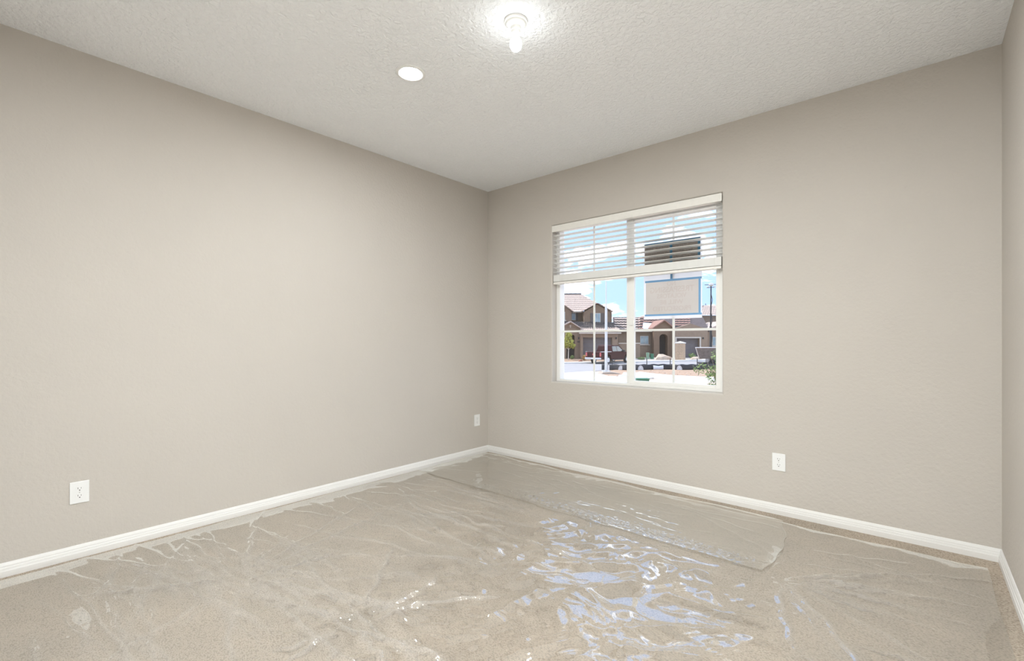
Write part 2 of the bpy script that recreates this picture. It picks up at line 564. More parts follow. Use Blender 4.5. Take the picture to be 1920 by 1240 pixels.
# mesh is stored relative to the blind origin with z as given (z=0 in world) -> shift by target z
for k, z in enumerate(slat_z):
    if k == 0:
        slat0.location = (0, 0, z)
    else:
        place(slat0, blind, dz=z)
MB().box(SLX0, SLX1, 0.008, 0.060, 1.698, 1.717).build('bottom_rail', M['blind'], blind, bevel=0.003)
for x in (0.912, 1.588, 2.296):
    for y in (0.0085, 0.0612):
        MB().tube((x, y, 1.70), (x, y, 2.20), 0.0009, n=6).build('ladder_cord', M['cord'], blind)
for x in (0.905, 2.300):
    MB().box(x - 0.012, x + 0.012, 0.012, 0.03, 1.690, 1.6985).build('rail_button', M['cord'], blind, bevel=0.001)

# ------------------------------------------------------------------ sign on the glass
sg = thing('window_sign', (1.94, 0.096, 1.347), 'white no trespassing sign edged with blue tape, stuck on the window glass', 'sign')
YS = 0.0965
MB().add([(1.704, YS + 0.0004, 1.347), (2.178, YS + 0.0004, 1.347), (2.178, YS + 0.0004, 1.975), (1.704, YS + 0.0004, 1.975)], [(0, 1, 2, 3)]).build('sheet', M['sheet'], sg)
MB().box(1.712, 2.166, YS - 0.0012, YS, 1.737, 1.965).build('upper_panel', M['sign_dark'], sg, label='dark brown upper sign panel')
MB().box(1.722, 2.158, YS - 0.0012, YS, 1.384, 1.655).build('lower_panel', M['sign_grey'], sg, label='pale grey lower sign panel with mirrored lettering')
for (x0, x1, z0, z1, mm) in ((1.716, 2.176, 1.648, 1.664, 'tape'), (1.714, 2.176, 1.372, 1.386, 'tape'), (2.152, 2.168, 1.386, 1.648, 'tape'),
                             (1.712, 2.166, 1.938, 1.968, 'tape_dark'), (2.146, 2.166, 1.737, 1.938, 'tape_dark'), (1.926, 1.946, 1.737, 1.938, 'tape_dark'),
                             (1.930, 1.948, 1.664, 1.737, 'tape')):
    MB().box(x0, x1, YS - 0.0022, YS - 0.0012, z0, z1).build('tape_strip', M[mm], sg)


def text_mesh(name, s, size, T, m, parent, width=None, depth=0.0006, bold=0.0):
    cu = bpy.data.curves.new(name, 'FONT')
    cu.body = s
    cu.size = size
    cu.align_x = 'CENTER'
    cu.extrude = depth / 2
    cu.offset = bold
    to = bpy.data.objects.new(name, cu)
    col.objects.link(to)
    bpy.context.view_layer.update()
    dg = bpy.context.evaluated_depsgraph_get()
    me = bpy.data.meshes.new_from_object(to.evaluated_get(dg))
    bpy.data.objects.remove(to)
    xs = [v.co.x for v in me.vertices]
    k = width / (max(xs) - min(xs)) if width else 1
    org = ORG[parent.name]
    for v in me.vertices:
        v.co = Vector(T(v.co.x * k, v.co.y, v.co.z)) - org
    me.materials.clear()
    me.materials.append(m)
    o = bpy.data.objects.new(name, me)
    col.objects.link(o)
    o.parent = parent
    ORG[o.name] = org
    return o


for s, zc, hh, wd in (('NO', 1.612, 0.034, 0.07), ('TRESPASSING', 1.560, 0.046, 0.36), ('VIOLATORS', 1.514, 0.036, 0.24), ('WILL BE', 1.465, 0.034, 0.19), ('PROSECUTED', 1.412, 0.036, 0.31)):
    text_mesh('lettering', s, hh * 1.4, lambda x, y, z, zc=zc: (1.938 - x, YS - 0.0014 + z, zc + y), M['sign_ink'], sg, width=wd, bold=0.001)

# ------------------------------------------------------------------ outlets


def outlet(T, label, group=None):
    o = thing('wall_outlet', T(0, 0, 0.2935), label, 'outlet')
    MB(T).box(-0.0395, 0.0395, 0.0, 0.006, 0.2935, 0.4105).build('cover_plate', M['plate'], o, bevel=0.0025)
    for zc in (0.3715, 0.3325):
        pts = []
        for i in range(24):
            a = 2 * math.pi * i / 24
            pts.append((0.0172 * math.cos(a), max(-0.0142, min(0.0142, 0.0172 * math.sin(a))) + zc))
        r = MB(T).prism(pts, 0.006, 0.0072).build('receptacle', M['plate'], o)
        MB(T).box(-0.0075, -0.0055, 0.0072, 0.0075, zc - 0.001, zc + 0.008).build('slot', M['slot'], r)
        MB(T).box(0.0053, 0.0070, 0.0072, 0.0075, zc + 0.0, zc + 0.007).build('slot', M['slot'], r)
        MB(T).lathe([(0.0028, 0.0072), (0.0028, 0.0076)], (0, 0, zc - 0.0075), 12, 'y').build('ground_hole', M['slot'], r)
    MB(T).lathe([(0.003, 0.006), (0.003, 0.0068), (0.0015, 0.0074)], (0, 0, 0.352), 12, 'y').build('screw', M['screw'], o)
    return o


outlet(lambda x, y, z: (y, -3.184 + x, z), 'white duplex outlet low on the long wall, far from the room corner')
outlet(lambda x, y, z: (y, -0.166 + x, z), 'white duplex outlet low on the long wall, close to the room corner')
outlet(lambda x, y, z: (2.718 + x, -y, z), 'white duplex outlet low on the window wall')

# ------------------------------------------------------------------ ceiling lights
LX, LY = 1.935, -1.815
lh = thing('lampholder', (LX, LY, RZ), 'white porcelain ceiling lampholder with a bare lit bulb', 'light')
MB().lathe([(0.057, RZ), (0.058, RZ - 0.004), (0.057, RZ - 0.010), (0.051, RZ - 0.0135), (0.050, RZ - 0.018), (0.044, RZ - 0.024), (0.030, RZ - 0.030)], (LX, LY, 0), 40).build('base', M['porcelain'], lh, smooth=True)
MB().lathe([(0.026, RZ - 0.028), (0.025, RZ - 0.045), (0.0225, RZ - 0.047), (0.0215, RZ - 0.062), (0.018, RZ - 0.064)], (LX, LY, 0), 32).build('socket', M['porcelain'], lh, smooth=True)
for sx in (-1, 1):
    MB().lathe([(0.004, RZ - 0.022), (0.004, RZ - 0.0265), (0.002, RZ - 0.0275)], (LX + sx * 0.033, LY + sx * 0.022, 0), 10).build('screw', M['screw'], lh)
MB().lathe([(0.0135, RZ - 0.062), (0.014, RZ - 0.072), (0.018, RZ - 0.082)], (LX, LY, 0), 28).build('bulb_neck', M['porcelain'], lh, smooth=True)
BZ = RZ - 0.112
prof = [(0.0185, RZ - 0.083)]
for i in range(1, 12):
    a = math.radians(50 + (180 - 50) * i / 12)
    prof.append((0.0300 * math.sin(a), BZ + 0.036 * math.cos(a)))
prof.append((0.001, BZ - 0.036))
bulb_area = 0.0125
M['bulb'] = emission('bulb_glow', (0.93, 0.98, 1.0), BULB_W / (math.pi * bulb_area))
MB().lathe(prof, (LX, LY, 0), 24).build('bulb', M['bulb'], lh, smooth=True, label='glowing round bulb')

M['lens'] = emission('downlight_glow', (0.93, 0.98, 1.0), DOWN_W / (math.pi * math.pi * 0.058 ** 2))
M['lens_fill'] = emission('fill_light_glow', (0.93, 0.98, 1.0), BACK_FILL_W / (math.pi * math.pi * 0.058 ** 2))  # glow of the added out-of-view fill lamp, strongest in the room


def downlight(x, y, label, lens='lens'):
    o = thing('recessed_light', (x, y, RZ), label, 'light')
    MB().lathe([(0.086, RZ), (0.086, RZ - 0.003), (0.082, RZ - 0.006), (0.066, RZ - 0.007), (0.060, RZ - 0.003), (0.060, RZ - 0.0005)], (x, y, 0), 48).build('trim_ring', M['porcelain'], o, smooth=True)
    MB().lathe([(0.0585, RZ - 0.0042), (0.058, RZ - 0.0052), (0.04, RZ - 0.0058), (0.001, RZ - 0.006)], (x, y, 0), 40).build('lens', M[lens], o, smooth=True, label='glowing round lens')


downlight(1.182, -1.881, 'lit white recessed ceiling light between the bare bulb and the long wall')
downlight(2.688, -1.750, 'added white recessed fill light between the bare bulb and the short wall')  # added lamp out of view, raises the overall brightness
downlight(2.688, -3.05, 'added white recessed fill light at the end of the room away from the window', 'lens_fill')  # added lamp behind the camera, fills the room with light

# ------------------------------------------------------------------ clear film over the carpet


def vnoise(x, y, seed):
    """smooth gradient noise in numpy, about -1..1"""
    rg = np.random.default_rng(seed)
    P = rg.uniform(0, 2 * np.pi, (256, 256))
    xi, yi = np.floor(x).astype(int), np.floor(y).astype(int)
    fx, fy = x - xi, y - yi
    u = fx * fx * fx * (fx * (fx * 6 - 15) + 10)
    v = fy * fy * fy * (fy * (fy * 6 - 15) + 10)

    def g(ix, iy, dx, dy):
        a = P[ix % 256, iy % 256]
        return np.cos(a) * dx + np.sin(a) * dy
    n00 = g(xi, yi, fx, fy); n10 = g(xi + 1, yi, fx - 1, fy)
    n01 = g(xi, yi + 1, fx, fy - 1); n11 = g(xi + 1, yi + 1, fx - 1, fy - 1)
    return ((n00 * (1 - u) + n10 * u) * (1 - v) + (n01 * (1 - u) + n11 * u) * v) * 1.5


def rot(x, y, a):
    return x * math.cos(a) + y * math.sin(a), -x * math.sin(a) + y * math.cos(a)


def softabs(n, e=0.06):
    return np.sqrt(n * n + e * e) - e


def crumple(x, y, seed, s=1.0):
    """sharp folds meeting at odd angles, warped so that they bend"""
    wx = 0.07 * vnoise(x * 2.1, y * 2.1, seed + 90)
    wy = 0.07 * vnoise(x * 2.1 + 40, y * 2.1, seed + 91)
    X, Y = x + wx, y + wy
    h = np.zeros_like(x)
    for k, (ang, fx, fy, am) in enumerate(((0.5, 1.6, 5.6, 0.045), (1.25, 1.9, 6.6, 0.038), (-0.35, 2.6, 8.5, 0.022), (0.9, 4.0, 13.0, 0.010), (-0.9, 6.0, 16.0, 0.005))):
        a, b_ = rot(X, Y, ang)
        h += am * (0.42 - softabs(vnoise(a * fx * s + 17 * k, b_ * fy * s + 31 * k, seed + k), 0.03)) * (0.6 + 0.6 * vnoise(x * 2 + 9 * k, y * 2, seed + 50 + k))
    return h


def creases(x, y, lines):
    h = np.zeros_like(x)
    for (x0, y0, x1, y1, wd, am, bend) in lines:
        dx, dy = x1 - x0, y1 - y0
        ln = math.hypot(dx, dy)
        ux, uy = dx / ln, dy / ln
        tt = ((x - x0) * ux + (y - y0) * uy) / ln
        ds = (x - x0) * -uy + (y - y0) * ux
        ds = ds - bend * 4 * tt * (1 - tt) - 0.006 * np.sin(tt * 23 + x0 * 40)
        fade = np.clip(np.minimum(tt, 1 - tt) * 5, 0, 1)
        h += am * np.exp(-np.abs(ds / wd) ** 1.4) * fade
    return h


def sheet(name, X, Y, Z, label, fold):
    ny, nx = X.shape
    x0, y0 = float(X.mean()), float(Y.mean())
    co = np.stack([X - x0, Y - y0, Z], -1).reshape(-1, 3).astype(np.float32)
    idx = np.arange(nx * ny).reshape(ny, nx)
    q = np.stack([idx[:-1, :-1], idx[:-1, 1:], idx[1:, 1:], idx[1:, :-1]], -1).reshape(-1, 4).astype(np.int32)
    me = bpy.data.meshes.new(name)
    me.vertices.add(len(co))
    me.vertices.foreach_set('co', co.ravel())
    me.loops.add(q.size)
    me.loops.foreach_set('vertex_index', q.ravel())
    me.polygons.add(len(q))
    me.polygons.foreach_set('loop_start', np.arange(0, q.size, 4, dtype=np.int32))
    me.polygons.foreach_set('loop_total', np.full(len(q), 4, dtype=np.int32))
    me.polygons.foreach_set('use_smooth', np.ones(len(q), dtype=bool))
    me.update(calc_edges=True)
    at_ = me.attributes.new('fold', 'FLOAT', 'POINT')
    at_.data.foreach_set('value', np.clip(fold, 0, 1).astype(np.float32).ravel())
    me.materials.append(M['film'])
    o = bpy.data.objects.new(name, me)
    col.objects.link(o)
    o.location = (x0, y0, 0)
    return tag(o, label, 'plastic sheet')


def lines_from(cx, cy, angs, l0, l1, wd, am):
    out = []
    for a in angs:
        r0 = random.uniform(0.02, 0.12)
        r1 = random.uniform(l0, l1)
        out.append((cx + math.cos(a) * r0, cy + math.sin(a) * r0, cx + math.cos(a) * r1, cy + math.sin(a) * r1, wd * random.uniform(0.7, 1.4), am * random.uniform(0.5, 1.3), random.uniform(-0.04, 0.04)))
    return out


# wide sheet over the whole carpet
nx, ny = 610, 590
u, v = np.meshgrid(np.linspace(0, 1, nx), np.linspace(0, 1, ny))
xl = 0.055 + 0.025 * vnoise(v * 7, v * 0 + 3.3, 5)
xr = 3.69 + 0.012 * vnoise(v * 6, v * 0 + 7.7, 6)
yt = -0.165 + 0.02 * vnoise(u * 8, u * 0 + 1.2, 7)
yb = RY + 0.12 + 0 * u
X = xl + (xr - xl) * u
Y = yb + (yt - yb) * v
mask = np.exp(-(((X - 2.05) / 1.0) ** 4 + ((Y + 1.85) / 0.95) ** 4))
mask2 = np.exp(-(((X - 1.55) / 0.95) ** 2 + ((Y + 1.6) / 0.9) ** 2))
amp = np.clip(0.05 + 0.95 * np.maximum(mask, 0.45 * mask2), 0, 1)
lin = []
sc_pts = [(0.95, -2.72, 26, 0.25, 1.3), (1.7, -2.55, 10, 0.2, 0.8), (2.92, -0.98, 0, 0, 0)]
for (cx_, cy_, n_, l0, l1) in sc_pts[:2]:
    lin += lines_from(cx_, cy_, [random.uniform(0, 6.283) for _ in range(n_)], l0, l1, 0.009, 0.009)
lin += lines_from(2.92, -0.98, [random.uniform(-1.3, 0.85) for _ in range(16)], 0.35, 0.85, 0.008, 0.008)
for k in range(95):
    y0 = random.uniform(-3.4, -0.9); x0 = random.uniform(0.1, 0.9)
    a = random.gauss(0.10, 0.22); l = random.uniform(0.5, 1.7)
    lin.append((x0, y0, x0 + l * math.cos(a), y0 + l * math.sin(a), random.uniform(0.006, 0.013), random.uniform(0.003, 0.009), random.uniform(-0.06, 0.06)))
for k in range(16):
    y0 = random.uniform(-1.6, -0.3); x0 = random.uniform(2.9, 3.3)
    a = random.gauss(0.25, 0.3); l = random.uniform(0.3, 0.7)
    lin.append((x0, y0, x0 + l * math.cos(a), y0 + l * math.sin(a), random.uniform(0.006, 0.010), random.uniform(0.004, 0.007), random.uniform(-0.03, 0.03)))
edge = np.clip(np.minimum(np.minimum(u, 1 - u), np.minimum(v, 1 - v)) * 25, 0, 1)
under = np.clip((-0.95 - Y) / 0.12, 0, 1)          # lies flat beneath the overlapping strip
under = np.where(X > 2.86, 1.0, under)
CR = creases(X, Y, lin)
Z = 0.004 + 0.006 * edge * (0.5 + 0.5 * vnoise(X * 2.2, Y * 2.2, 21)) + 0.004 * (1 + vnoise(X * 7, Y * 3.5, 22)) + np.clip(crumple(X, Y, 40), 0, 1) * amp * under * (0.25 + 0.75 * edge) + CR * under
sheet('plastic_film', X, Y, Z, 'wide clear plastic film crumpled over the beige carpet', CR / 0.008 * under)

# strip along the window wall with a rounded end, bunched where it overlaps the wide sheet
nx, ny = 560, 170
u, v = np.meshgrid(np.linspace(0, 1, nx), np.linspace(0, 1, ny))
yt = -0.105 + 0.022 * vnoise(u * 9, u * 0 + 4.4, 15) - 0.05 * u
yb = -0.965 + 0.014 * vnoise(u * 14, u * 0 + 8.8, 16)
Y = yb + (yt - yb) * v
xl = 0.05 + 0.02 * vnoise(v * 5, v * 0 + 2.2, 17)
xe = 2.86 - 0.05 * np.abs(2 * (v - 0.35)) ** 2.2 + 0.025 * vnoise(v * 4, v * 0 + 6.1, 18)
X = xl + (xe - xl) * u
edge = np.clip(np.minimum(np.minimum(u * 2, (1 - u) * 4), np.minimum(v, 1 - v) * 2.5) * 12, 0, 1)
bunch = np.exp(-((Y + 0.90) / 0.07) ** 2) * np.clip((X - 0.7) / 0.5, 0, 1)
lin = []
for k in range(40):
    y0 = random.uniform(-0.9, -0.15); x0 = random.uniform(0.1, 2.3)
    a = random.gauss(-0.05, 0.25); l = random.uniform(0.25, 0.9)
    lin.append((x0, y0, x0 + l * math.cos(a), y0 + l * math.sin(a), random.uniform(0.005, 0.012), random.uniform(0.002, 0.005), random.uniform(-0.03, 0.03)))
lin += lines_from(1.05, -0.90, [random.uniform(0, 6.283) for _ in range(14)], 0.15, 0.7, 0.008, 0.005)
Zb = 0.012 + 0.006 * vnoise(X * 2.5, Y * 3.5, 31) + 0.012 * edge * bunch * (0.6 + 0.7 * vnoise(X * 26, Y * 40, 32) + 0.5 * vnoise(X * 50, Y * 70, 33))
CR = creases(X, Y, lin)
Z = np.maximum(Zb + CR * edge + 0.10 * crumple(X, Y, 60) * edge, 0.008) + 0.006
sheet('plastic_film', X, Y, Z, 'narrow clear plastic film strip with a rounded end along the window wall', np.maximum(CR / 0.008, np.maximum((X > xe - 0.012) * 0.7, (v > 0.985) * 0.5)))


# ================================================================== outdoors
# local frame: r to the right of the view axis, d along it, z up (metres)
def EXT(r, d, z):
    return (CAM[0] + RT[0] * r + FW[0] * d, CAM[1] + RT[1] * r + FW[1] * d, z)


PRO_D = [0, 8, 16, 30, 48, 54, 60, 400]
PRO_H = [1.36, 1.38, 1.50, 2.00, 2.45, 2.36, 2.25, 2.25]


def gz(d):
    return CAM[2] - float(np.interp(d, PRO_D, PRO_H))


def xr_(px, d):
    return (px - CX) / FPX * d


def zr_(py, d):
    return CAM[2] - (py - HY) / FPX * d


def g_at(px, py):
    """point of the sloping ground seen at a given place of the photograph -> (r, d)"""
    lo, hi = 6.0, 300.0
    for _ in range(50):
        mid = (lo + hi) / 2
        if HY + FPX * float(np.interp(mid, PRO_D, PRO_H)) / mid > py:
            lo = mid
        else:
            hi = mid
    return xr_(px, lo), lo


# ground
gm = MB(EXT)
ds = [0.5, 4, 8, 16, 23, 30, 39, 48, 54, 60, 90, 160, 400]
rs = [-150, -60, -20, 0, 10, 20, 40, 80, 200]
gv = [(r, d, gz(d)) for d in ds for r in rs]
gf = [(i * len(rs) + j, i * len(rs) + j + 1, (i + 1) * len(rs) + j + 1, (i + 1) * len(rs) + j) for i in range(len(ds) - 1) for j in range(len(rs) - 1)]
gm.add(gv, gf).build('ground', M['soil'], kind='structure', label='tan bare soil around the street')


def strip(name, xs, top, bot, m, lift, label, n=8, thick=0.06, cat=None, kind='structure'):
    """paved strip draped on the ground between two edges"""
    vs = []
    for i in range(n + 1):
        for x in xs:
            yt_ = np.interp(x, *zip(*top)); yb_ = np.interp(x, *zip(*bot))
            r, d = g_at(x, yt_ + (yb_ - yt_) * i / n)
            vs.append((r, d, gz(d) + lift))
    k = len(xs)
    nv = len(vs)
    vs += [(r, d, z - thick - lift) for r, d, z in vs]
    fs = [(i * k + j, i * k + j + 1, (i + 1) * k + j + 1, (i + 1) * k + j) for i in range(n) for j in range(k - 1)]
    bd = [j for j in range(k)] + [i * k + k - 1 for i in range(1, n + 1)] + [n * k + j for j in range(k - 2, -1, -1)] + [i * k for i in range(n - 1, 0, -1)]
    for a, b_ in zip(bd, bd[1:] + bd[:1]):
        fs.append((a, b_, b_ + nv, a + nv))
    return MB(EXT).add(vs, fs).build(name, m, kind=kind, label=label)


xs_all = [300, 500, 700, 850, 950, 1000, 1030, 1060, 1090, 1120, 1150, 1180, 1215, 1250, 1285, 1320, 1350, 1400, 1500, 1700, 2000]
strip('road', xs_all, [(300, 684), (1050, 683.2), (1180, 680.5), (1350, 677), (2000, 676)], [(300, 706), (1050, 701.5), (1110, 697), (1180, 693), (1350, 689), (2000, 688)], M['asphalt'], 0.03, 'pale grey asphalt street', n=10)
strip('far_yard', [300, 600, 900, 1050, 1100, 1150, 1180], [(300, 672), (1180, 671.5)], [(300, 682.4), (1050, 681.8), (1180, 679.6)], M['gravel'], 0.05, 'pale gravel yard in front of the two storey house')
strip('kerb', xs_all, [(300, 682.6), (1050, 681.9), (1180, 679.4), (1350, 676.0), (2000, 675)], [(300, 684), (1050, 683.2), (1180, 680.5), (1350, 677), (2000, 676)], M['concrete'], 0.15, 'concrete kerb on the far side of the street', n=2)
strip('far_driveway', [1180, 1200, 1220, 1250, 1285, 1320, 1350, 1420], [(1180, 671.6), (1420, 671.6)], [(1180, 679.4), (1350, 676), (1420, 675.6)], M['paving'], 0.07, 'concrete driveway of the single storey house')
strip('near_pavement', [300, 600, 850, 1000, 1050, 1080, 1110, 1140, 1165, 1186], [(300, 706), (1050, 701.5), (1110, 697.6), (1125, 704), (1150, 709), (1186, 707)], [(300, 760), (1100, 760), (1186, 755)], M['concrete'], 0.05, 'wide white concrete pavement on the near side', n=10)
strip('gravel_bed', [1128, 1150, 1180, 1200, 1225, 1260, 1300, 1350, 1450, 1700], [(1128, 697.5), (1180, 693), (1350, 689), (1700, 688)], [(1128, 703), (1150, 708), (1180, 704), (1200, 699.5), (1225, 703), (1260, 706.5), (1350, 711), (1700, 716)], M['gravel'], 0.05, 'tan gravel bed below the silt fence', n=8)
strip('near_walk', [1186, 1200, 1225, 1260, 1300, 1350, 1450, 1700], [(1186, 703), (1200, 699.5), (1225, 703), (1260, 706.5), (1350, 711), (1700, 716)], [(1186, 713), (1225, 711), (1260, 713.5), (1350, 719), (1700, 727)], M['concrete'], 0.07, 'curving white concrete walk beside the gravel bed', n=6)


# ---- roofs: barrel tile runs as real corrugation
def tile_slope(a, b_, c, d_, m, name, parent, pitch=0.30, amp=0.05, rows=6):
    """a-b eave (left,right), d-c top (left,right), in (r,d,z)"""
    a, b_, c, d_ = map(Vector, (a, b_, c, d_))
    w_ = max((b_ - a).length, (c - d_).length)
    nr = max(4, int(w_ / pitch))
    per = 4
    nu = nr * per
    vs, fs = [], []
    nrm = (b_ - a).cross(d_ - a).normalized()
    if nrm.z < 0:
        nrm = -nrm
    for i in range(rows + 1):
        for half in ((0,) if i == 0 else (0, 1) if i < rows else (0,)):
            tt = i / rows
            lift = 0.0 if half == 0 else 0.045
            for k in range(nu + 1):
                s = k / nu
                p = (a + (b_ - a) * s) * (1 - tt) + (d_ + (c - d_) * s) * tt
                h = amp * (0.5 + 0.5 * math.cos(2 * math.pi * k / per))
                vs.append(tuple(p + nrm * (h + (0.045 if (half == 1 or i == 0) else 0.0))))
    levels = len(vs) // (nu + 1)
    for i in range(levels - 1):
        for k in range(nu):
            q = i * (nu + 1) + k
            fs.append((q, q + 1, q + nu + 2, q + nu + 1))
    o = MB(EXT).add(vs, fs).build(name, m, parent)
    return o


def rect(mb, px0, px1, py0, py1, d, depth=0.1, front=0.0):
    """box whose front face is at depth d and fills the given span"""
    return mb.box(xr_(px0, d), xr_(px1, d), d - front, d + depth, zr_(py1, d), zr_(py0, d))


def hwindow(px0, px1, py0, py1, d, parent, split=True, shutters=False, sill=True):
    o = rect(MB(EXT), px0 - 1, px1 + 1, py0 - 1, py1 + 1, d, 0.02, 0.06).build('window', M['fascia'], parent)
    if split:
        xm = (px0 + px1) / 2
        for a, b_ in ((px0, xm - 0.4), (xm + 0.4, px1)):
            rect(MB(EXT), a, b_, py0, py1, d, 0.02, 0.08).build('pane', M['ext_glass'], o)
    else:
        rect(MB(EXT), px0, px1, py0, py1, d, 0.02, 0.08).build('pane', M['ext_glass'], o)
    if sill:
        rect(MB(EXT), px0 - 3, px1 + 3, py1 + 1, py1 + 2.6, d, 0.02, 0.14).build('sill', M['fascia'], o)
    if shutters:
        for a, b_ in ((px0 - 7.5, px0 - 1.2), (px1 + 1.2, px1 + 7.5)):
            rect(MB(EXT), a, b_, py0 - 1, py1 + 1, d, 0.02, 0.08).build('shutter', M['shutter'], parent)
    return o


def poly(pts, d, depth):
    return MB(EXT).prism([(xr_(x, d), zr_(y, d)) for x, y in pts], d, d + depth, axis=1)


def arch_pts(x0, x1, ytop, ybase, rise, n=10):
    pts = [(x0, ybase), (x0, ytop + rise)]
    for i in range(1, n):
        a = math.pi * (1 - i / n)
        pts.append(((x0 + x1) / 2 + (x1 - x0) / 2 * math.cos(a), ytop + rise - rise * math.sin(a)))
    pts += [(x1, ytop + rise), (x1, ybase)]
    return pts


GB = 672.5


def base_loc(px, d):
    return EXT(xr_(px, d), d, gz(d))


# ---- two storey house
h1 = thing('two_storey_house', base_loc(1100, 60), 'brown two storey stucco house with tan tile roof and grey garage door', 'building')
poly([(1000, GB), (1147, GB), (1147, 584), (1000, 584)], 62, 9).build('main_wall', M['stucco'], h1)
poly([(1006, GB), (1071.5, GB), (1071.5, 584), (1039, 561), (1006, 584)], 60.2, 2.2).build('gable_wall', M['stucco'], h1)
poly([(1095, GB), (1143, GB), (1143, 585), (1119.5, 571), (1095, 585)], 60, 2.4).build('gable_wall', M['stucco'], h1)
E0 = zr_(583.5, 60)
RID = zr_(552.5, 66)
tile_slope((xr_(1000, 61), 61.0, E0), (xr_(1147, 61), 61.0, E0), (xr_(1088, 66), 66, RID), (xr_(1010, 66), 66, RID), M['tile'], 'roof_slope', h1, rows=9)
tile_slope((xr_(1147, 61), 61.0, E0), (xr_(1147, 61), 71.0, E0), (xr_(1088, 66), 66.3, RID), (xr_(1088, 66), 66, RID), M['tile'], 'roof_slope', h1, rows=9)
for (xa, xp, xb, yp, d0) in ((1090.5, 1119.5, 1149, 569.5, 59.6), (1002, 1039, 1075, 559.5, 59.8)):
    zp, ze = zr_(yp, 60), zr_(585.5, 60)
    tile_slope((xr_(xa, 60), 66, ze), (xr_(xa, 60), d0, ze), (xr_(xp, 60), d0, zp), (xr_(xp, 60), 66, zp), M['tile'], 'roof_slope', h1, rows=6)
    tile_slope((xr_(xb, 60), d0, ze), (xr_(xb, 60), 66, ze), (xr_(xp, 60), 66, zp), (xr_(xp, 60), d0, zp), M['tile'], 'roof_slope', h1, rows=6)
for k in range(9):
    x = 1012 + k * 8.6
    MB(EXT).tube((xr_(x, 66), 66, RID + 0.03), (xr_(x + 8.9, 66), 66, RID + 0.05), 0.13, n=8).build('ridge_tile', M['tile_dark'], h1)
rect(MB(EXT), 1070, 1096, 584, 586.5, 61.2, 0.1).build('fascia', M['fascia'], h1)
hwindow(1072, 1078.5, 588, 600, 62, h1, split=False, shutters=False, sill=False)
rect(MB(EXT), 1068.5, 1071.5, 587, 602, 62, 0.02, 0.12).build('shutter', M['shutter'], h1)
rect(MB(EXT), 1080, 1083.5, 587, 602, 62, 0.02, 0.12).build('shutter', M['shutter'], h1)
hwindow(1114.5, 1125, 588.5, 604, 60, h1, shutters=True)
hwindow(1050, 1058.5, 586, 599.5, 60.2, h1, shutters=False)
# lower roof in front of the upper storey, its shade put into dark tile colour
tile_slope((xr_(1046, 57.6), 57.6, zr_(616.5, 57.6)), (xr_(1152, 57.6), 57.6, zr_(616.5, 57.6)), (xr_(1150, 60), 60, zr_(605, 60)), (xr_(1046, 60), 60, zr_(603, 60)), M['tile_dark'], 'lower_roof', h1, rows=4)
# porch gable with arched entry
d = 57.6
ar = arch_pts(1062, 1078, 627, GB, 5)
poly([(1044, GB)] + ar + [(1089, GB), (1089, 616.5), (1069.5, 604.5), (1044, 617)], d, 0.9).build('porch_wall', M['stucco_tan'], h1)
poly([(1060, GB), (1080, GB), (1080, 625), (1060, 625)], d + 0.95, 0.1).build('entry_door', M['dark'], h1)
for s, (xa, xb) in enumerate(((1040, 1069.5), (1094, 1069.5))):
    za, zb = zr_(618, d), zr_(602.5, d)
    MB(EXT).slab([(xr_(xa, d), d - 0.5, za), (xr_(xb, d), d - 0.5, zb), (xr_(xb, d), d + 2.2, zb), (xr_(xa, d), d + 2.2, za)], 0.14).build('porch_roof', M['tile'], h1)
for (z_, w_) in ((610, 1.4), (612.5, 1.0)):
    rect(MB(EXT), 1069.5 - w_, 1069.5 + w_, z_, z_ + 2, d, 0.02, 0.05).build('gable_vent', M['fascia'], h1)
# garage
d = 56.6
poly([(1089, GB), (1093, GB), (1093, 633), (1148, 633), (1148, GB), (1160, GB), (1160, 622), (1089, 622)], d, 0.7).build('garage_wall', M['stucco_tan'], h1)
poly([(1160, GB), (1160, 622), (1158.5, 622), (1158.5, GB)], d, 6).build('garage_side_wall', M['stucco_tan'], h1)
for k in range(4):
    y0 = 633 + k * 9.9
    rect(MB(EXT), 1092, 1149, y0, y0 + 9.6, d + 0.6, 0.06).build('garage_panel', M['garage'], h1)
tile_slope((xr_(1086, d), d - 0.6, zr_(623.3, d)), (xr_(1166, d), d - 0.6, zr_(623.3, d)), (xr_(1160, d), d + 1.6, zr_(613.5, d)), (xr_(1093, d), d + 1.6, zr_(613.5, d)), M['tile'], 'garage_roof', h1, rows=3, amp=0.06)
rect(MB(EXT), 1086, 1165, 623.4, 626, d - 0.55, 0.08).build('fascia', M['fascia'], h1)
for x in (1085, 1155):
    rect(MB(EXT), x - 1.0, x + 1.0, 632.5, 636, d, 0.02, 0.16).build('wall_lantern', M['black'], h1)
rect(MB(EXT), 1082.0, 1087.0, 640, 642.5, 57.6, 0.02, 0.05).build('number_plaque', M['shutter'], h1)

# tan garden wall between the houses
tw = thing('garden_wall', base_loc(1168, 58), 'low tan stucco garden wall between the two street houses', 'wall')
rect(MB(EXT), 1158, 1200, 645, GB, 57.5, 0.3).build('wall_body', M['stucco_tan'], tw)
rect(MB(EXT), 1157.5, 1200.5, 643.2, 645, 57.45, 0.4).build('wall_cap', M['fascia'], tw)

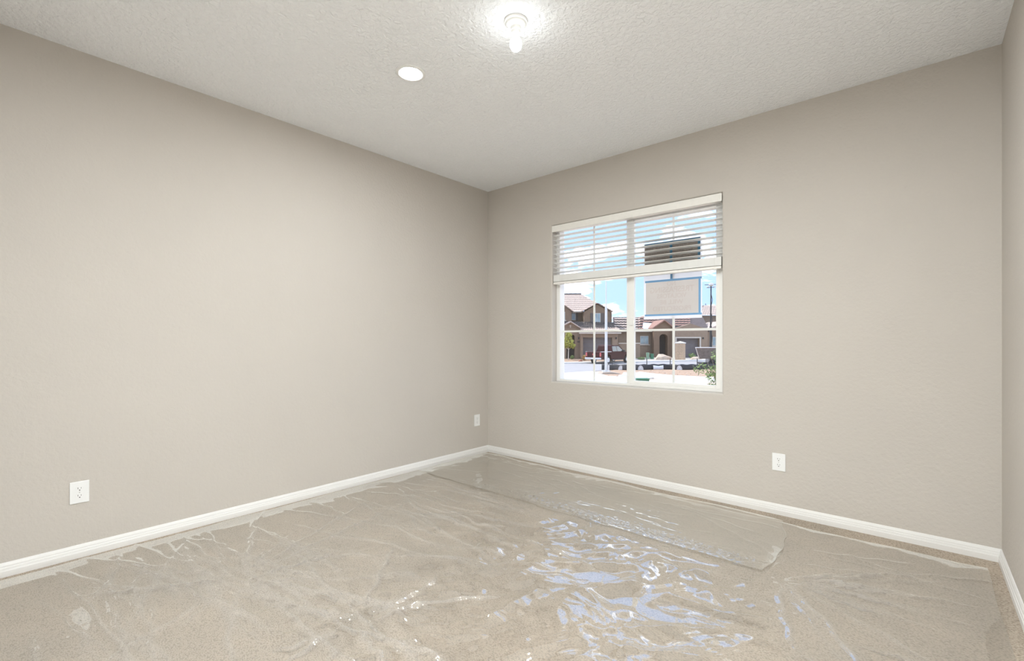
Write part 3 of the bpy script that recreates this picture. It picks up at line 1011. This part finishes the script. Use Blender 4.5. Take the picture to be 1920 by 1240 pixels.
# ---- single storey house under construction
h2 = thing('single_storey_house', base_loc(1235, 62), 'single storey stucco house with half laid roof tiles and arched entry', 'building')
poly([(1153, GB), (1235, GB), (1235, 620), (1153, 620)], 62, 8).build('main_wall', M['stucco_tan'], h2)
poly([(1235, GB), (1330, GB), (1330, 618), (1235, 618)], 63.5, 8).build('main_wall', M['stucco_tan'], h2)
ze, zt = zr_(620.5, 61.4), zr_(595, 67)
MB(EXT).slab([(xr_(1151, 61.4), 61.4, ze), (xr_(1240, 61.4), 61.4, ze), (xr_(1222, 67), 67, zt), (xr_(1149, 67), 67, zt)], 0.15).build('roof_deck', M['felt'], h2)
MB(EXT).slab([(xr_(1240, 61.4), 61.4, ze), (xr_(1330, 61.4), 61.4, ze), (xr_(1318, 67), 67, zt), (xr_(1222, 67), 67, zt)], 0.15).build('roof_deck', M['felt'], h2)


def on_roof(px, t_):
    d_ = 61.4 + (67 - 61.4) * t_
    return (xr_(px, d_), d_, ze + (zt - ze) * t_)


def tile_rows(x0, x1, ts, m, h=0.2):
    for t_ in ts:
        a, b_ = Vector(on_roof(x0, t_)), Vector(on_roof(x1, t_))
        c_, e_ = Vector(on_roof(x1, t_ + 0.06)), Vector(on_roof(x0, t_ + 0.06))
        up = Vector((0, 0, 0.10))
        tile_slope(a + up, b_ + up, c_ + up * 1.6, e_ + up * 1.6, m, 'tile_row', h2, rows=1, pitch=0.42, amp=0.06)


tile_rows(1152, 1200, (0.05, 0.23, 0.41, 0.59, 0.77), M['tile'])
tile_rows(1196, 1206, (0.05, 0.25, 0.45, 0.65, 0.85), M['tile_red'])
tile_rows(1206, 1236, (0.55, 0.72, 0.86), M['tile_red'])
tile_rows(1262, 1294, (0.30, 0.46, 0.62, 0.78), M['tile_red'])
q = [Vector(on_roof(1204, 0.12)), Vector(on_roof(1230, 0.12)), Vector(on_roof(1236, 0.45)), Vector(on_roof(1206, 0.55))]
MB(EXT).slab([tuple(p + Vector((0, 0, 0.06))) for p in q], 0.05).build('roof_wrap', M['wrap'], h2)
rect(MB(EXT), 1152, 1226, 620.2, 622.6, 61.3, 0.1).build('fascia', M['fascia'], h2)
hwindow(1201, 1215, 631, 645, 62, h2)
d = 60.6
ar = arch_pts(1236.5, 1252, 626.5, GB, 7)
poly([(1226, GB)] + ar + [(1262, GB), (1262, 613.5), (1244.5, 601), (1226, 613.5)], d, 1.0).build('entry_wall', M['stucco'], h2)
poly([(1234, GB), (1254, GB), (1254, 624), (1234, 624)], d + 1.05, 0.1).build('entry_door', M['dark'], h2)
for (xa, xb) in ((1222, 1244.5), (1265, 1244.5)):
    za, zb = zr_(615, d), zr_(599.6, d)
    MB(EXT).slab([(xr_(xa, d), d - 0.35, za), (xr_(xb, d), d - 0.35, zb), (xr_(xb, d), d + 4, zb), (xr_(xa, d), d + 4, za)], 0.16).build('entry_roof', M['tile_red'], h2)
d = 59.8
poly([(1262, GB), (1268, GB), (1268, 634), (1312, 634), (1312, GB), (1327, GB), (1327, 617.5), (1295, 607), (1262, 617.5)], d, 0.8).build('garage_wall', M['stucco_tan'], h2)
for k in range(4):
    y0 = 634 + k * 9.7
    rect(MB(EXT), 1267, 1313, y0, y0 + 9.4, d + 0.6, 0.06).build('garage_panel', M['garage'], h2)
fr_ = MB(EXT)
rect(fr_, 1266, 1268.4, 632, GB, d, 0.02, 0.08)
rect(fr_, 1311.6, 1314, 632, GB, d, 0.02, 0.08)
rect(fr_, 1268.4, 1311.6, 632, 634.4, d, 0.02, 0.08)
fr_.build('garage_trim', M['fascia'], h2)
rect(MB(EXT), 1317, 1319, 633, 636, d, 0.02, 0.15).build('wall_lantern', M['black'], h2)
d = 61.5
poly([(1325, GB), (1400, GB), (1400, 618), (1362, 603), (1325, 618)], d, 6).build('wing_wall', M['stucco_tan'], h2)
for (xa, xb) in ((1316, 1362), (1408, 1362)):
    za, zb = zr_(621.5, d), zr_(601.5, d)
    MB(EXT).slab([(xr_(xa, d), d - 0.4, za), (xr_(xb, d), d - 0.4, zb), (xr_(xb, d), d + 6, zb), (xr_(xa, d), d + 6, za)], 0.2).build('wing_roof', M['tile'], h2)
hwindow(1336, 1346, 633, 648, d, h2)

# ---- house standing behind
h3 = thing('rear_house', base_loc(1300, 76), 'grey brown two storey house rising behind the single storey house', 'building')
poly([(1214, 666), (1430, 666), (1430, 592), (1214, 592)], 76, 9).build('wall', M['stucco_dark'], h3)
hwindow(1276, 1288, 596.5, 603, 76, h3, sill=False)
hwindow(1302.5, 1306, 596.5, 604.5, 76, h3, split=False, sill=False)
tile_slope((xr_(1311, 75.5), 75.5, zr_(592, 75.5)), (xr_(1432, 75.5), 75.5, zr_(592, 75.5)), (xr_(1420, 80), 80, zr_(573, 80)), (xr_(1320, 80), 80, zr_(573, 80)), M['tile'], 'roof_slope', h3, rows=7, pitch=0.4)
tile_slope((xr_(1311, 75.5), 84.5, zr_(592, 75.5)), (xr_(1311, 75.5), 75.5, zr_(592, 75.5)), (xr_(1320, 80), 80, zr_(573, 80)), (xr_(1320, 80), 80.3, zr_(573, 80)), M['tile'], 'roof_slope', h3, rows=7, pitch=0.4)
MB(EXT).slab([(xr_(1212, 75.5), 75.5, zr_(592, 75.5)), (xr_(1311, 75.5), 75.5, zr_(592, 75.5)), (xr_(1311, 80), 80, zr_(589, 80)), (xr_(1220, 80), 80, zr_(589, 80))], 0.2).build('low_roof', M['tile_dark'], h3)
MB(EXT).tube((xr_(1323, 80), 80, zr_(574, 80)), (xr_(1323, 80), 80, zr_(569.5, 80)), 0.05).build('vent_pipe', M['black'], h3)


# ---- foliage
def leaf_cloud(T, centre, radii, n, size, seed, flat=0.0, hollow=0.3):
    rg = random.Random(seed)
    mb = MB(T)
    for _ in range(n):
        while True:
            p = Vector((rg.uniform(-1, 1), rg.uniform(-1, 1), rg.uniform(-1, 1)))
            if hollow < p.length <= 1:
                break
        c = Vector(centre) + Vector((p.x * radii[0], p.y * radii[1], p.z * radii[2]))
        a = Vector((rg.gauss(0, 1), rg.gauss(0, 1), rg.gauss(0, 1))).normalized()
        b_ = a.orthogonal().normalized()
        s = size * rg.uniform(0.6, 1.3)
        up = a.cross(b_) * s * 0.12
        mb.add([c - a * s, c + b_ * s * 0.45 + up, c + a * s, c - b_ * s * 0.45 + up], [(0, 1, 2), (0, 2, 3)])
    return mb


r0, d0 = g_at(1065.5, 676.5)
g0 = gz(d0) + 0.05
tr = thing('young_tree', EXT(r0, d0, g0), 'young tree with yellow green leaves in front of the two storey house', 'tree')
MB(EXT).tube((r0, d0, g0), (r0 + 0.03, d0, g0 + 1.3), 0.055, 0.045).build('trunk', M['pale_bark'], tr)
for (dx, dz) in ((-0.5, 1.9), (0.55, 1.7), (0.1, 2.6), (-0.2, 2.3)):
    MB(EXT).tube((r0 + 0.03, d0, g0 + 1.2), (r0 + dx, d0 + 0.1, g0 + dz), 0.03, 0.012, 6).build('branch', M['pale_bark'], tr)
fol = leaf_cloud(EXT, (r0 - 0.1, d0, g0 + 2.0), (0.78, 0.7, 0.62), 620, 0.13, 3)
f2 = leaf_cloud(EXT, (r0 + 0.05, d0, g0 + 2.75), (0.42, 0.4, 0.55), 260, 0.12, 4)
f3 = leaf_cloud(EXT, (r0 + 0.55, d0, g0 + 1.65), (0.32, 0.4, 0.3), 120, 0.12, 5)
fol.add(f2.v, f2.f).add(f3.v, f3.f).build('foliage', M['leaf_yellow'], tr)


def bush(px, py, w_, h_, m, n, size, label, seed, name='shrub', group=None):
    r_, d_ = g_at(px, py)
    g_ = gz(d_) + 0.04
    o = thing(name, EXT(r_, d_, g_), label, 'shrub', group)
    leaf_cloud(EXT, (r_, d_, g_ + h_ * 0.55), (w_ / 2, w_ / 2, h_ * 0.5), n, size, seed, hollow=0.1).build('foliage', m, o)
    mb = MB(EXT)
    for k in range(5):
        a = k * 1.257
        mb.tube((r_, d_, g_ - 0.02), (r_ + math.cos(a) * w_ * 0.25, d_ + math.sin(a) * w_ * 0.25, g_ + h_ * 0.7), 0.015, 0.006, 5)
    mb.build('stem', M['bark'], o)
    return o


bush(1096, 677, 0.6, 0.62, M['leaf_orange'], 220, 0.09, 'orange dry shrub behind the maroon truck', 21)
bush(1073, 675.0, 0.5, 0.5, M['leaf'], 150, 0.08, 'small green shrub beside the young tree', 22)
bush(1203, 676, 1.0, 0.35, M['leaf'], 160, 0.09, 'low green shrub beside the green utility drums', 23)
bush(1297, 673.0, 0.9, 0.65, M['leaf'], 170, 0.10, 'green shrub near the tan block pillar', 24)

# clay edging by the tree
r_, d_ = g_at(1088, 679)
eb = thing('edging_block', EXT(r_, d_, gz(d_)), 'small sloped clay red edging block in the far yard', 'block')
MB(EXT).prism([(r_ - 0.28, gz(d_) + 0.02), (r_ + 0.20, gz(d_) + 0.02), (r_ + 0.20, gz(d_) + 0.26), (r_ + 0.02, gz(d_) + 0.28)], d_ - 0.2, d_ + 0.2).build('block', M['red_brick'], eb)
MB(EXT).box(r_ - 0.3, r_ + 0.22, d_ - 0.22, d_ + 0.22, gz(d_) - 0.02, gz(d_) + 0.06).build('footing', M['mortar'], eb)

# ---- pickup truck
ro, do = g_at(1111.5, 683.4)
TG = gz(do) + 0.03
ca, sa = math.cos(math.radians(45)), math.sin(math.radians(45))


def TRK(x, y, z):      # x forward, y towards the kerb side, z up; origin at the middle of the rear bumper
    return EXT(ro + x * ca - y * sa, do + x * sa * 0.92 + y * ca, TG + z + 0.0)


tk = thing('pickup_truck', TRK(2.8, 0, 0), 'dark maroon crew cab pickup truck parked at the kerb', 'truck')
HW = 0.98
body = [(0.12, 0.48), (0.80, 0.48), (0.86, 0.80), (1.15, 0.98), (1.50, 0.98), (1.76, 0.80), (1.84, 0.46), (4.32, 0.46), (4.40, 0.80), (4.66, 0.98), (5.02, 0.98), (5.28, 0.80), (5.36, 0.48), (5.72, 0.50), (5.78, 0.95), (5.70, 1.12), (4.45, 1.22), (0.10, 1.22)]
MB(TRK).prism(body, -HW, HW).build('body', M['truck'], tk, bevel=0.03)
cabp = [(1.95, 1.22), (2.05, 1.86), (2.35, 1.93), (3.35, 1.91), (3.62, 1.84), (4.45, 1.22)]
c = MB(TRK)
n = len(cabp)
tw_ = lambda z: HW - 0.02 - max(0, z - 1.22) * 0.28
c.add([(x, -tw_(z), z) for x, z in cabp] + [(x, tw_(z), z) for x, z in cabp],
      [tuple(range(n)), tuple(range(2 * n - 1, n - 1, -1))] + [(i, (i + 1) % n, (i + 1) % n + n, i + n) for i in range(n)])
c.build('cab', M['truck'], tk, bevel=0.03)
for s in (-1, 1):
    for wp in ([(2.18, 1.27), (2.22, 1.79), (2.95, 1.81), (2.95, 1.27)], [(3.03, 1.27), (3.03, 1.81), (3.45, 1.79), (4.12, 1.27)]):
        mb = MB(TRK)
        k = len(wp)
        vs = [(x, s * (tw_(z) + 0.004), z) for x, z in wp] + [(x, s * (tw_(z) - 0.02), z) for x, z in wp]
        mb.add(vs, [tuple(range(k)), tuple(range(2 * k - 1, k - 1, -1))] + [(i, (i + 1) % k, (i + 1) % k + k, i + k) for i in range(k)])
        mb.build('side_window', M['truck_glass'], tk)
    MB(TRK).box(0.10, 1.93, s * 0.90 - 0.06, s * 0.90 + 0.06, 1.22, 1.27).build('bed_rail', M['chrome'], tk)  # chrome stands in for the sunlit gleam along the bed side tops
    MB(TRK).box(0.07, 0.14, s * 0.86 - 0.09, s * 0.86 + 0.09, 0.78, 1.16).build('tail_lamp', M['lamp_red'], tk)
    MB(TRK).box(4.0, 4.2, s * 1.02 - 0.10, s * 1.02 + 0.10, 1.22, 1.40).build('mirror', M['black'], tk)
    MB(TRK).box(2.0, 4.1, s * 0.95 - 0.05, s * 0.95 + 0.05, 0.38, 0.46).build('running_board', M['black'], tk)
    for x in (1.32, 4.84):
        wcy = s * 0.84
        wo_ = MB(TRK).lathe([(0.20, -0.13), (0.34, -0.13), (0.39, -0.09), (0.40, 0), (0.39, 0.09), (0.34, 0.13), (0.20, 0.13)], (x, wcy, 0.40), 24, 'y').build('wheel', M['tyre'], tk, smooth=True)
        MB(TRK).lathe([(0.24, -0.137), (0.20, -0.12), (0.10, -0.11), (0.06, -0.14), (0.06, 0.14), (0.10, 0.11), (0.20, 0.12), (0.24, 0.137)], (x, wcy, 0.40), 20, 'y').build('rim', M['chrome'], wo_)
MB(TRK).add([(1.985, -0.72, 1.30), (1.985, 0.72, 1.30), (2.04, 0.62, 1.80), (2.04, -0.62, 1.80)], [(0, 1, 2, 3)]).build('rear_window', M['truck_glass'], tk)
MB(TRK).add([(4.38, -0.78, 1.29), (4.38, 0.78, 1.29), (3.70, 0.66, 1.80), (3.70, -0.66, 1.80)], [(0, 1, 2, 3)]).build('windshield', M['truck_glass'], tk)
MB(TRK).box(0.07, 0.13, -0.74, 0.74, 0.66, 1.20).build('tailgate', M['truck'], tk, bevel=0.02)
MB(TRK).lathe([(0.10, 0.05), (0.10, 0.07)], (0, 0.0, 0.98), 20, 'x').build('emblem', M['lamp_red'], tk)
MB(TRK).box(-0.08, 0.14, -0.95, 0.95, 0.48, 0.66).build('rear_bumper', M['chrome'], tk, bevel=0.03)
MB(TRK).box(-0.095, -0.08, -0.16, 0.16, 0.50, 0.64).build('licence_plate', M['white'], tk)
MB(TRK).box(5.70, 5.86, -0.95, 0.95, 0.42, 0.64).build('front_bumper', M['chrome'], tk, bevel=0.03)
MB(TRK).box(5.74, 5.80, -0.55, 0.55, 0.66, 1.05).build('grille', M['black'], tk)

# ---- street light pole on its mound
r_, d_ = g_at(1136.5, 703)
zb = gz(d_)
lp = thing('light_pole', EXT(r_, d_, zb), 'pale grey steel light pole on a stepped concrete footing', 'pole')
MB(EXT).tube((r_, d_, zb + 0.16), (r_, d_, zr_(577, d_)), 0.078, 0.062, 14).build('lower_shaft', M['steel'], lp, smooth=True)
MB(EXT).tube((r_, d_, zr_(577, d_)), (r_, d_, zr_(528, d_)), 0.034, 0.028, 12).build('upper_shaft', M['steel'], lp, smooth=True)
MB(EXT).tube((r_, d_, zr_(579, d_)), (r_, d_, zr_(575, d_)), 0.072, 0.040, 14).build('collar', M['steel'], lp, smooth=True)
MB(EXT).box(r_ - 0.2, r_ + 0.2, d_ - 0.2, d_ + 0.2, zb + 0.1, zb + 0.20).build('base_plate', M['steel'], lp, bevel=0.01)
MB(EXT).prism([(r_ - 0.42, zb - 0.05), (r_ + 0.75, zb - 0.05), (r_ + 0.62, zb + 0.10), (r_ + 0.2, zb + 0.17), (r_ - 0.25, zb + 0.15), (r_ - 0.38, zb + 0.06)], d_ - 0.45, d_ + 0.45).build('footing', M['mortar'], lp, bevel=0.03)
mp_ = thing('marker_post', EXT(*[*g_at(1141, 697)], gz(g_at(1141, 697)[1])), 'white marker post behind the light pole', 'post')
r_, d_ = g_at(1141.3, 697)
zb = gz(d_)
MB(EXT).box(r_ - 0.04, r_ + 0.04, d_ - 0.02, d_ + 0.02, zb, zb + 0.42).build('board', M['white'], mp_)
MB(EXT).box(r_ - 0.03, r_ + 0.03, d_ + 0.02, d_ + 0.06, zb - 0.02, zb + 0.36).build('stake', M['bark'], mp_)

# ---- rocks: pale boulders beside the pole, dirt humps in the far yard


def rock(px, py, sx, sz, m, label, seed, name='rock', group=None, cat='rock'):
    r_, d_ = g_at(px, py)
    zb = gz(d_)
    rg = random.Random(seed)
    bm = bmesh.new()
    bmesh.ops.create_icosphere(bm, subdivisions=2, radius=1)
    vs = []
    for v_ in bm.verts:
        k = 1 + rg.uniform(-0.16, 0.16)
        vs.append((r_ + v_.co.x * sx * k, d_ + v_.co.y * sx * 0.7 * k, zb + max(-0.3, v_.co.z) * sz * k))
    fs = [tuple(v_.index for v_ in f.verts) for f in bm.faces]
    bm.free()
    return MB(EXT).add(vs, fs).build(name, m, label=label, cat=cat, group=group)


rock(1176, 707.5, 0.30, 0.22, M['wrap'], 'white pale boulder beside the light pole footing', 1)
rock(1165, 708.5, 0.16, 0.14, M['wrap'], 'small white stone between the footing and the pale boulder', 2)
rock(1243, 676.0, 0.95, 0.75, M['soil'], 'orange dirt mound behind the tan block pillar', 3, 'dirt_mound', cat='mound')
rock(1305, 676.5, 0.7, 0.5, M['soil'], 'orange dirt mound beside the solar trailer panel', 4, 'dirt_mound', cat='mound')
spots = []
for k in range(60):
  for _try in range(40):
    x = random.uniform(1195, 1335)
    yb_ = np.interp(x, (1195, 1225, 1260, 1350), (699, 702, 705.5, 710))
    y_ = random.uniform(697.0, yb_)
    p_ = Vector((*g_at(x, y_), 0))
    if all((p_ - q_).length > 0.28 for q_ in spots):
        break
  spots.append(p_)
  rock(x, y_, random.uniform(0.05, 0.11), random.uniform(0.04, 0.08), M['rock' if k % 3 else 'gravel'], 'small tan landscape stone in the gravel bed', 100 + k, 'stone', 'loose stones in the gravel bed', 'stone')

# ---- silt fence
sf = thing('silt_fence', EXT(*g_at(1240, 695), gz(g_at(1240, 695)[1])), 'low black fabric silt fence on stakes along the gravel bed', 'fence')
pts = []
for x, y in [(1128, 694.5), (1150, 695), (1175, 696), (1200, 695.5), (1213, 695), (1235, 694.6), (1255, 694.5), (1275, 695.5), (1300, 695), (1330, 694), (1370, 693), (1420, 692)]:
    r_, d_ = g_at(x, y)
    pts.append((x, r_, d_, gz(d_)))


def fpt(x):
    return tuple(float(np.interp(x, [p[0] for p in pts], [p[k] for p in pts])) for k in (1, 2, 3))


def fence_sheet(x0, x1, m, name, h0=0.40, n=14, dent=0.0, off=0.0):
    vs, fs = [], []
    for i in range(n + 1):
        x = x0 + (x1 - x0) * i / n
        r_, d_, z_ = fpt(x)
        wv = 0.03 * math.sin(x * 0.9)
        hh = h0 + 0.02 * math.sin(x * 0.35)
        for j, f in enumerate((0, 0.35, 0.7, 1.0)):
            vs.append((r_, d_ + wv * f - off - dent * math.sin(math.pi * f), z_ + 0.02 + hh * f))
    for i in range(n):
        for j in range(3):
            fs.append((i * 4 + j, (i + 1) * 4 + j, (i + 1) * 4 + j + 1, i * 4 + j + 1))
    o = MB(EXT).add(vs, fs).build(name, m, sf, smooth=True)
    s_ = o.modifiers.new('thick', 'SOLIDIFY')
    s_.thickness = 0.006
    return o


fence_sheet(1128, 1420, M['silt'], 'fabric', n=80)
fence_sheet(1224, 1243, M['wrap'], 'white_patch', h0=0.30, n=8, off=0.09, dent=0.05)
for x in (1148, 1178, 1213, 1257, 1307.5, 1352, 1400):
    r_, d_, z_ = fpt(x)
    MB(EXT).box(r_ - 0.022, r_ + 0.022, d_ + 0.01, d_ + 0.05, z_ - 0.05, z_ + 0.80).build('stake', M['black'], sf)
for x in (1164, 1200.5, 1273):
    r_, d_, z_ = fpt(x)
    T = lambda a, b_, c_, r_=r_, d_=d_, z_=z_: EXT(r_ + a, d_ - 0.10 + b_, z_ + 0.06 + c_)
    arc = [(0.19 * math.cos(math.pi * i / 12), 0.30 * math.sin(math.pi * i / 12)) for i in range(13)]
    e = MB(T).prism(arc, 0, 0.004).build('emblem', M['steel'], sf, label='grey arched emblem on the fence')
    MB(T).prism([(-0.11, 0.02), (-0.07, 0.02), (0, 0.17), (0.07, 0.02), (0.11, 0.02), (0, 0.25)], -0.003, 0).build('emblem_mark', M['white'], e)

# ---- tan block pillar (mail kiosk) built block by block
r_, d_ = g_at(1275.5, 677)
zb = gz(d_) + 0.05
pil = thing('block_pillar', EXT(r_, d_, zb), 'tan block pillar with a pale cap at the edge of the street', 'pillar')
pa = math.radians(32)


def PIL(x, y, z):
    return EXT(r_ + x * math.cos(pa) + y * math.sin(pa), d_ - x * math.sin(pa) + y * math.cos(pa), zb + z)


pw = 0.47
MB(PIL).box(-pw + 0.03, pw - 0.03, -pw + 0.03, pw - 0.03, 0, 1.96).build('core', M['mortar'], pil)
for k in range(8):
    z0, z1 = k * 0.245 + 0.006, (k + 1) * 0.245 - 0.006
    sft = 0.0 if k % 2 else 0.12
    for (a, b_) in ((-pw, -0.02 - sft), (0.0 - sft, pw)):
        MB(PIL).box(a, b_ - 0.008, -pw, -pw + 0.05, z0, z1).build('brick', M['brick'], pil)
        MB(PIL).box(-pw, -pw + 0.05, a + (0.052 if a == -pw else 0), b_ - 0.008, z0, z1).build('brick', M['brick'], pil)
        MB(PIL).box(pw - 0.05, pw, a + (0.052 if a == -pw else 0), b_ - 0.008, z0, z1).build('brick', M['brick'], pil)
MB(PIL).add([(-pw - .06, -pw - .06, 1.96), (pw + .06, -pw - .06, 1.96), (pw + .06, pw + .06, 1.96), (-pw - .06, pw + .06, 1.96),
             (-pw - .06, -pw - .06, 2.04), (pw + .06, -pw - .06, 2.04), (pw + .06, pw + .06, 2.04), (-pw - .06, pw + .06, 2.04), (0, 0, 2.22)],
            [(0, 3, 2, 1), (0, 1, 5, 4), (1, 2, 6, 5), (2, 3, 7, 6), (3, 0, 4, 7), (4, 5, 8), (5, 6, 8), (6, 7, 8), (7, 4, 8)]).build('cap', M['concrete'], pil)

# ---- green utility drums and the green box close by
for px, rr, hh, mm, lab in ((1214.5, 0.19, 0.80, 'util_pale', 'pale green utility drum, the taller of the pair across the street'), (1222.5, 0.21, 0.68, 'util', 'dark green utility drum, the shorter of the pair across the street')):
    r_, d_ = g_at(px, 674.5)
    zb = gz(d_) + 0.03
    o = thing('utility_drum', EXT(r_, d_, zb), lab, 'utility box')
    MB(EXT).lathe([(rr, zb), (rr, zb + hh - 0.08), (rr * 0.95, zb + hh - 0.06)], (r_, d_, 0), 20).build('drum', M[mm], o, smooth=True)
    MB(EXT).lathe([(rr * 1.08, zb + hh - 0.07), (rr * 1.08, zb + hh - 0.02), (rr * 0.8, zb + hh)], (r_, d_, 0), 20).build('lid', M[mm], o, smooth=True)
r_, d_ = xr_(1203, 14), 14.0
zb = gz(d_)
gb = thing('utility_box', EXT(r_, d_, zb), 'low green utility box on the ground close to the window', 'utility box')
MB(EXT).box(r_ - 0.19, r_ + 0.19, d_ - 0.15, d_ + 0.15, zb, zr_(711.5, 14)).build('box', M['util'], gb, bevel=0.015)
MB(EXT).box(r_ - 0.205, r_ + 0.205, d_ - 0.165, d_ + 0.165, zr_(711.5, 14), zr_(709.5, 14)).build('lid', M['util'], gb, bevel=0.01)

# ---- solar camera trailer with its mast
r_, d_ = g_at(1333, 691)
zb = gz(d_) + 0.03
st = thing('camera_trailer', EXT(r_, d_, zb), 'solar security camera trailer with a tall dark mast by the street', 'trailer')
MB(EXT).tube((r_, d_, zb + 0.3), (r_ - 0.02, d_, zb + 3.2), 0.10, 0.085, 10).build('mast', M['black'], st)
MB(EXT).tube((r_ - 0.02, d_, zb + 3.1), (r_ + 0.01, d_, zr_(537, d_)), 0.06, 0.045, 10).build('upper_mast', M['black'], st)
cab_ = MB(EXT)
pz = [zb + 0.4 + i * 0.4 for i in range(15)]
for i in range(14):
    cab_.tube((r_ + 0.10 * math.sin(i * 1.7) * 0.8, d_ - 0.10, pz[i]), (r_ + 0.10 * math.sin((i + 1) * 1.7) * 0.8, d_ - 0.10, pz[i + 1]), 0.02, 0.02, 6)
cab_.build('cable', M['black'], st)
zt_ = zr_(534, d_)
hd = MB(EXT).lathe([(0.10, zt_ - 0.12), (0.19, zt_ - 0.05), (0.19, zt_ + 0.06), (0.08, zt_ + 0.14)], (r_ + 0.01, d_, 0), 16).build('camera_head', M['steel'], st, smooth=True)
MB(EXT).tube((r_ - 0.48, d_, zt_ - 0.02), (r_ + 0.48, d_, zt_ + 0.02), 0.022).build('cross_arm', M['black'], hd)
MB(EXT).tube((r_ - 0.32, d_, zt_ - 0.24), (r_ + 0.34, d_, zt_ - 0.20), 0.02).build('cross_arm', M['black'], hd)
for dx in (-0.25, 0.27):
    MB(EXT).box(r_ + dx - 0.05, r_ + dx + 0.05, d_ - 0.12, d_ + 0.08, zt_ - 0.22, zt_ - 0.13).build('camera', M['steel'], hd)
zp0, zp1 = zr_(672, d_), zr_(652, d_)
xa, xb = xr_(1297, d_), xr_(1358, d_)
MB(EXT).add([(xa + 0.45, d_ - 0.25, zp0), (xb + 0.2, d_ - 0.25, zp0), (xb, d_ - 0.75, zp1), (xa, d_ - 0.75, zp1),
             (xa + 0.45, d_ - 0.20, zp0 - 0.03), (xb + 0.2, d_ - 0.20, zp0 - 0.03), (xb, d_ - 0.70, zp1 - 0.02), (xa, d_ - 0.70, zp1 - 0.02)],
            [(0, 1, 2, 3), (7, 6, 5, 4), (0, 4, 5, 1), (1, 5, 6, 2), (2, 6, 7, 3), (3, 7, 4, 0)]).build('solar_panel', M['panel'], st)
pf = MB(EXT)
pf.tube((xa - 0.02, d_ - 0.76, zp1 + 0.01), (xb, d_ - 0.76, zp1 + 0.01), 0.032, n=6)
pf.tube((xa, d_ - 0.77, zp1), (xa + 0.45, d_ - 0.27, zp0), 0.025, n=6)
pf.build('panel_frame', M['white'], st)
for (x0_, z0_, x1_, z1_) in ((-0.42, 1.35, 0.0, 0.55), (-0.55, 0.02, 0.0, 0.75), (0.62, 0.02, 0.0, 0.85)):
    MB(EXT).tube((r_ + x0_, d_ - 0.28, zb + z0_), (r_ + x1_, d_ - 0.05, zb + z1_), 0.035, n=8).build('brace', M['black'], st)
MB(EXT).box(r_ - 0.7, r_ + 0.9, d_ - 0.1, d_ + 0.9, zb + 0.28, zb + 0.42).build('chassis', M['black'], st, bevel=0.02)
MB(EXT).box(r_ - 0.1, r_ + 0.8, d_ + 0.1, d_ + 0.8, zb + 0.42, zb + 0.95).build('battery_box', M['panel'], st, bevel=0.02)
for s in (-0.15, 0.95):
    MB(EXT).lathe([(0.12, -0.08), (0.27, -0.08), (0.30, 0), (0.27, 0.08), (0.12, 0.08)], (r_ + 0.35, d_ + s, zb + 0.28), 18, 'y').build('wheel', M['tyre'], st, smooth=True)

# ---- leafy shrub just outside the window
r_, d_ = xr_(1349, 12.5), 12.5
zb = gz(d_)
ns_ = thing('leafy_shrub', EXT(r_, d_, zb), 'loose green leafy shrub growing just outside the window', 'shrub')
fol = leaf_cloud(EXT, (r_ + 0.12, d_, zr_(702, d_)), (0.46, 0.5, 0.30), 800, 0.045, 31, hollow=0.0)
f2 = leaf_cloud(EXT, (r_ + 0.02, d_, zr_(668, d_)), (0.22, 0.3, 0.24), 110, 0.042, 32, hollow=0.0)
f3 = leaf_cloud(EXT, (r_ - 0.40, d_ + 0.1, zr_(692, d_)), (0.30, 0.2, 0.16), 70, 0.042, 33, hollow=0.0)
f4 = leaf_cloud(EXT, (r_ - 0.1, d_ - 0.1, zr_(719, d_)), (0.30, 0.3, 0.10), 60, 0.042, 34, hollow=0.0)
for g_ in (f2, f3, f4):
    fol.add(g_.v, g_.f)
fol.build('foliage', M['leaf'], ns_)
mb = MB(EXT)
for k in range(9):
    a = k * 0.7
    mb.tube((r_ + 0.1, d_, zb - 0.02), (r_ + 0.1 + math.cos(a) * 0.4, d_ + math.sin(a) * 0.35, zr_(690 - (k % 3) * 10, d_)), 0.012, 0.004, 5)
mb.build('stem', M['bark'], ns_)
